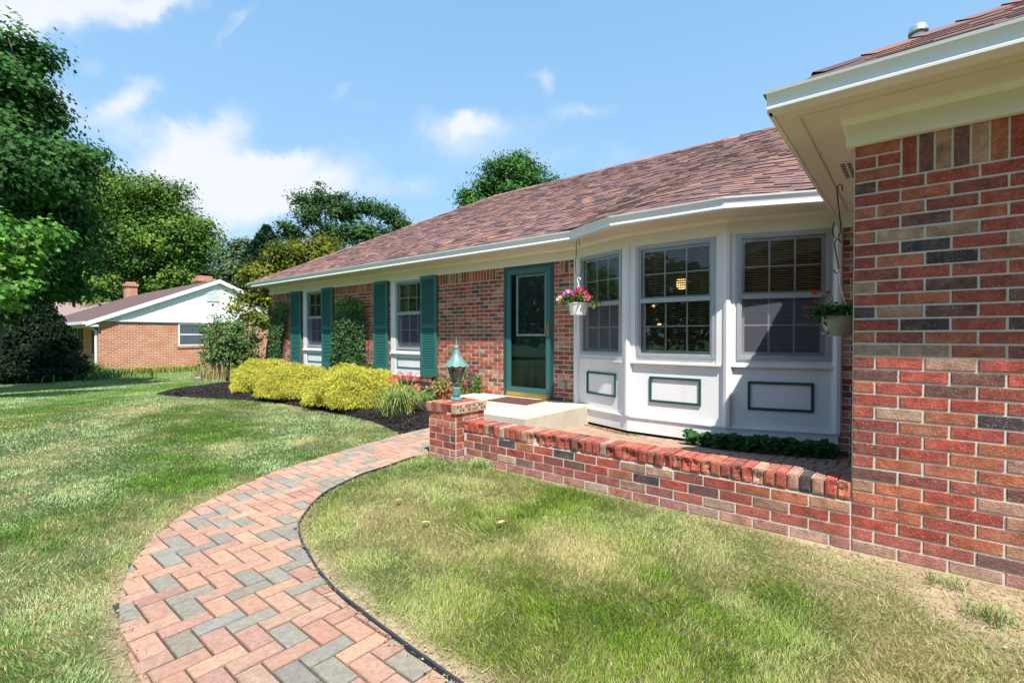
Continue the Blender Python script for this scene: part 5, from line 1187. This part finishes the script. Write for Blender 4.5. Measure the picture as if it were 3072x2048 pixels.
def basket_right():
    x, y = -.435, 4.6; t = thing('hanging_basket', (x,y,1.20), 'sage green hanging pot of red geraniums beside the garage wall', 'hanging basket')
    m = MB().use(M_gpot); m.lathe((x,y,1.205), [(.0,.0),(.072,.0),(.078,.008),(.108,.075),(.122,.14),(.126,.146),(.134,.147),(.135,.158),(.120,.158),(.11,.12),(.0,.12)], 32); m.use(M_gpot); m.lathe((x-.085,y-.055,1.215),[(.0,.0),(.022,.002),(.028,.02),(.018,.022),(.0,.02)],12); m.build('pot', t)
    h = MB().use(M_pot); top = Vector((x+.0,y,1.62))
    for k in range(3): a = PI+k*2*PI/3; h.tube([(x+.128*math.cos(a),y+.128*math.sin(a),1.36), top], .0025, 6)
    h.tube([top, top+Vector((0,0,.06)), top+Vector((-.012,0,.095)), top+Vector((0,0,.115)), top+Vector((.014,0,.10))], .005, 8); h.build('hanger', t)
    n=260; P=np.stack([x+.06+RNG.normal(0,.05,n), y+RNG.normal(0,.06,n), 1.40+RNG.normal(0,.025,n)],1); P2=np.stack([x-.09+RNG.normal(0,.055,n), y-.02+RNG.normal(0,.06,n), 1.385+RNG.normal(0,.03,n)],1); P=np.concatenate([P,P2]); n=len(P)
    cl=np.array([(.045,.14,.03),(.06,.18,.04),(.03,.10,.02)])[RNG.integers(0,3,n)]; leaves('foliage',P,RNG.normal(size=(n,3))*.6+np.array([0,-.4,.7]),.048,cl,IVY,parent=t)
    s = MB().use(mat('flower_stalk',(.16,.24,.06),.6)); F=[]; G=[]
    for (dx,dz,kk) in ((-.19,.17,0),(-.15,.27,1),(-.23,.235,1),(-.10,.325,1),(-.165,.355,0),(-.07,.345,1),(-.13,.235,0)):
        e = Vector((x+dx,y-.05,1.205+dz)); s.tube([(x-.05,y,1.36),(x+dx*.6,y-.03,1.205+dz*.8+.03),e],.003,5)
        (G if kk else F).append([e+Vector((random.gauss(0,.012),random.gauss(0,.012),random.gauss(0,.010))) for _ in range(7)])
    s.build('stem', t); flowers_mesh('flowers', F, .016, [(.75,.01,.015),(.7,.02,.03)], t); flowers_mesh('flowers', G, .011, [(.30,.07,.04),(.45,.05,.04)], t, 4)
    z = 2.405
    hook('plant_hook', [(x+.012,y,z-.06),(x+.012,y,z-.02),(x-.004,y,z-.003),(x-.022,y,z-.02),(x-.022,y,z-.07),(x+.004,y,z-.33),(x+.004,y,z-.38),(x-.018,y,z-.44),(x-.045,y,z-.40),(x-.05,y,z-.35),(x-.042,y,z-.30)], 'upper black S-hook under the garage wing soffit')
    z2 = z-.44
    hook('plant_hook', [(x+.004,y+.006,z2-.02),(x-.008,y+.006,z2+.008),(x-.022,y+.006,z2+.008),(x-.036,y+.006,z2-.012),(x-.034,y+.006,z2-.06),(x-.008,y+.006,z2-.22),(x-.004,y+.006,z2-.245),(x-.014,y+.006,z2-.262),(x-.032,y+.006,z2-.255),(x-.042,y+.006,z2-.23)], 'lower black S-hook carrying the sage green hanging pot')
basket_right()
def bay_ivy():
    n=900; u=RNG.random(n); x=-2.0+u*1.42; yw=np.where(x<-1.59,5.70,5.70+(x+1.59)*.34); y=yw-.05-RNG.random(n)*.16; hh=.05+.13*fbm(x,np.zeros(n),.22); z=patio_z(x,y)+RNG.random(n)*hh*1.3+.015
    cl=np.array([(.03,.10,.025),(.045,.14,.03),(.02,.07,.018)])[RNG.integers(0,3,n)]*RNG.uniform(.8,1.2,(n,1))
    setp(leaves('ground_ivy',np.stack([x,y,z],1),RNG.normal(size=(n,3))*.45+np.array([0,-.5,.9]),.058*RNG.uniform(.7,1.5,n),cl,IVY),'patch of dark green ground ivy spreading along the foot of the bow window','ground cover',kind='stuff')
    t=MB().use(mat('tendril',(.08,.16,.03),.6))
    n=70; x=RNG.uniform(-2.95,-2.6,n); y=5.66+RNG.normal(0,.02,n); leavesz=patio_z(x,y)+.015
    setp(leaves('small_weeds',np.stack([x,y,leavesz],1),RNG.normal(size=(n,3))*.4+np.array([0,0,1]),.022,np.tile([(.12,.25,.05)],(n,1)),IVY),'tiny green weeds in the paver joints below the bow window','weeds',kind='stuff')
    n=160; x=RNG.uniform(-3.6,-2.7,n); y=5.98-(x+3.78)*.33+RNG.normal(0,.03,n); setp(leaves('leaf_litter',np.stack([x,y,patio_z(x,y)+.012],1),RNG.normal(size=(n,3))*.4+np.array([0,0,1]),.03,np.tile([(.33,.16,.08)],(n,1))*RNG.uniform(.5,1.2,(n,1)),RHO),'dry brown leaf litter along the edge of the bow window and stoop','leaf litter',kind='stuff')
bay_ivy()
def bits():
    for (sx,sy,lab) in ((1505,1569,'tan fallen leaf on the dry lawn nearest the low wall'),(1197,1502,'tan fallen leaf on the lawn between path and low wall'),(1278,1570,'large pale fallen leaf in the middle of the dry lawn'),(38,1354,'brown fallen leaf on the green lawn near the left edge')):
        r=ray(sx,sy); k=-(CAM_H-.03)/r.z; p=Vector((0,0,CAM_H))+r*k; m=MB().use(mat('dead_leaf',(.50,.30,.20),.8)); a=random.random()*6; q=[]
        for j,(x,y) in enumerate(((-.028,0),(-.01,.014),(.012,.016),(.03,.002),(.012,-.014),(-.01,-.013))): q.append((p.x+x*math.cos(a)-y*math.sin(a),p.y+x*math.sin(a)+y*math.cos(a),p.z+.004*math.sin(j*1.7)+.012))
        c=(p.x,p.y,p.z+.006); m.faces([c]+q,[(0,i+1,(i+1)%6+1) for i in range(6)]); setp(m.build('fallen_leaf'),lab,'leaf')
    # small wooden edging stake by the pier
    m=MB().use(M_wood); m.box(-4.02,-3.985,3.52,3.60,-.05,.24); setp(m.build('edging_stake'),'small weathered wooden stake in the mulch left of the brick pier','stake')
    b0=at(54,1006,18.0); z=float(gz(b0.x,b0.y)); t=thing('path_light',(b0.x,b0.y,z),'small black garden light on a stake under the conifer','garden light')
    m=MB().use(M_black); m.lathe((b0.x,b0.y,z),[(.012,0),(.012,.26),(.04,.27),(.04,.33)],10); m.build('stake',t); m=MB().use(M_galv); m.lathe((b0.x,b0.y,z),[(.075,.33),(.075,.345),(.03,.38),(.001,.385)],12); m.build('cap',t)
    b0=at(592,1006,12.3); t=thing('utility_light',(b0.x,b0.y,.0),'small pale garden floodlight box half hidden in the dry stalks','garden light')
    m=MB().use(M_grey); m.box(b0.x-.045,b0.x+.045,b0.y-.04,b0.y+.04,.02,.13); m.build('housing',t); m=MB().use(M_pot); m.box(b0.x-.05,b0.x+.05,b0.y-.045,b0.y+.045,.1305,.145); m.build('lid',t)
    n=2600; b0=at(230,1006,21.5); x=b0.x+RNG.normal(0,1.3,n); y=b0.y+RNG.normal(0,.6,n); strap('shade_plants',x,y,gz(x,y),.4,.05,[(.05,.13,.03),(.08,.18,.04)],'low leafy plants in the shade in front of the neighbour porch','plants',up_=.6)
bits()

# ------------------------------------------------------------------ lawn
def lawn():
    Xs=[];Ys=[]; N=980000; rmin,rmax=1.25,34.0
    r=np.exp(RNG.uniform(np.log(rmin),np.log(rmax),N)); th=YAW+RNG.uniform(R(-56),R(60),N)   # uniform in log r: density falls as 1/r^2
    x=-np.sin(th)*r; y=np.cos(th)*r; k=r>1.2
    k&=~inpoly(x,y,PATH); k&=~inpoly(x,y,MULCH); k&=~((y>3.295)&(x>-3.78)); k&=~((y>3.9)&(x>-13.6)&(x<-3)&(inpoly(x,y,MULCH+[(-4.3,20),(-13.6,20)])))
    k&=~((y>6.0)&(x>-13.7)); k&=~((x<-28.95)&(y>5.0)); k&=(y>.1)|(x<-1); k&=~((y>4.5)&(x>-5)); k&=x<2.5
    dd=dirt(x,y); k&=RNG.random(N)>np.clip(dd*1.15-.05,0,.985); k&=(sdist(x,y,PR)>.014)
    x=x[k];y=y[k];r=r[k];n=len(x); dr=dry(x,y); z=gz(x,y)
    right=inpoly(x,y,[(-3.8,3.3),(-3.7,2.6),(-3.4,1.8),(-2.8,1.38),(-1.2,1.1),(3,1.0),(3,3.4)])
    tuft=fbm(x+50,y+20,.16)
    h=np.where(right,.024,.019)*RNG.uniform(.55,1.45,n)*(.65+.8*tuft)*(1+.010*r); w=(.0014+.00058*r)*RNG.uniform(.7,1.3,n)
    h*=1-.35*sstep(.35,.7,dirt(x,y))
    # blades lie in patches combed by the mower: orientation noise
    fl=fbm(x+7,y+19,.55)*2*PI*2; an=fl+RNG.normal(0,1.1,n); lean=RNG.uniform(.1,1.0,n)*(.7+.5*vnoise(x,y,.4))
    face=RNG.uniform(0,2*PI,n); V=np.zeros((n,5,3)); s=np.stack([np.cos(face),np.sin(face),np.zeros(n)],1)*w[:,None]*.5
    b=np.stack([x,y,z-.004],1); d=np.stack([np.cos(an)*lean,np.sin(an)*lean,np.ones(n)],1); d/=np.linalg.norm(d,axis=1)[:,None]
    mid=b+d*(h*.55)[:,None]; tip=mid+np.stack([np.cos(an)*lean*1.5,np.sin(an)*lean*1.5,np.full(n,.8)],1)*(h*.42)[:,None]
    V[:,0]=b-s;V[:,1]=b+s;V[:,2]=mid+s*.8;V[:,3]=mid-s*.8;V[:,4]=tip
    # species patches: pale bluish-green, deep green, straw; mowing-band light and shade put into colour
    pn=fbm(x-20,y+60,1.1)*.6+fbm(x+80,y-33,.42)*.4; band=.5+.5*np.sin((x*.55+y*1.0)*1.9+3*vnoise(x,y,2.5)); f=sstep(.38,.62,pn*.75+.25*band)
    pale=np.array([.43,.53,.25]); deep=np.array([.13,.28,.025]); mid_=np.array([.25,.35,.05]); C=deep+(pale-deep)*f[:,None]; C=np.where(right[:,None],C*.45+mid_*.55+np.array([.02,.0,0]),C)
    st=RNG.random(n)<np.clip(dr*.9,0,.8); C[st]=np.array([.55,.46,.23])*RNG.uniform(.75,1.15,(st.sum(),1)); C=C*RNG.uniform(.78,1.22,(n,1)); lt=RNG.random(n)<.06; C[lt]=np.array([.42,.47,.2])
    setp(npmesh('lawn_grass',V.reshape(-1,3),5,C,M_grass,tris=[(0,1,2,3),(3,2,4)]),'mown lawn of mixed green and straw-coloured grass blades','grass',kind='stuff')
    # coarse weed tufts in the dirt by the garage wall
    for (sx,sy,L,kk,lab) in ((2853,1760,.05,90,'small coarse grass tuft in the bare soil beside the garage wall'),(2970,1860,.07,140,'larger dark grass tuft in the bare soil at the lower right')):
        r_=ray(sx,sy); q=Vector((0,0,CAM_H))+r_*(-CAM_H/r_.z); xx=q.x+RNG.normal(0,.045,kk); yy=q.y+RNG.normal(0,.04,kk); strap('grass_tuft',xx,yy,gz(xx,yy),L,.004,[(.12,.24,.05),(.2,.3,.08),(.4,.36,.17)],lab,'grass tuft',up_=.4,kind=None)
    r_=ray(1450,1400); q=Vector((0,0,CAM_H))+r_*(-CAM_H/r_.z); kk=120; xx=q.x+RNG.normal(0,.07,kk); yy=q.y-.03+RNG.normal(0,.03,kk); strap('grass_tuft',xx,yy,gz(xx,yy),.10,.005,[(.22,.36,.08),(.3,.42,.12)],'bright grass tuft at the foot of the low wall beside the pier','grass tuft',up_=.5,kind=None)
lawn()
def debris():
    # dead clippings and crumbs of soil on the bare strips and along the path edges
    n=60000; x=RNG.uniform(-4.6,1.2,n); y=RNG.uniform(.4,3.28,n); dd=dirt(x,y); de=np.minimum(sdist(x,y,PL),sdist(x,y,PR)); ins=inpoly(x,y,PATH)
    k=((~ins)&(RNG.random(n)<dd*.8))|(ins&(RNG.random(n)<.30*sstep(.07,.0,de))); x=x[k];y=y[k];ins=ins[k];n=len(x)
    L=RNG.uniform(.006,.028,n); W=RNG.uniform(.0007,.0022,n); cr=RNG.random(n)<.25; L[cr]=RNG.uniform(.002,.006,cr.sum()); W[cr]=L[cr]
    a=RNG.uniform(0,2*PI,n); z=gz(x,y)+np.where(ins,.010+patio_z(x,y),.002)+RNG.uniform(0,.006,n); U=np.stack([np.cos(a),np.sin(a),RNG.uniform(-.15,.25,n)],1)*L[:,None]; S=np.stack([-np.sin(a),np.cos(a),RNG.uniform(-.5,.5,n)],1)*W[:,None]; C=np.stack([x,y,z],1)
    V=np.zeros((n,4,3)); V[:,0]=C-U-S;V[:,1]=C+U-S*.5;V[:,2]=C+U+S*.5;V[:,3]=C-U+S
    pal=np.array([(.50,.40,.22),(.38,.28,.15),(.24,.17,.10),(.42,.24,.14),(.30,.33,.12)]); cols=pal[RNG.integers(0,5,n)]*RNG.uniform(.7,1.2,(n,1))
    setp(npmesh('dry_clippings',V.reshape(-1,3),4,cols,M_straw),'dry grass clippings and crumbs on the bare soil and path edges','clippings',kind='stuff')
debris()
print('scene built')
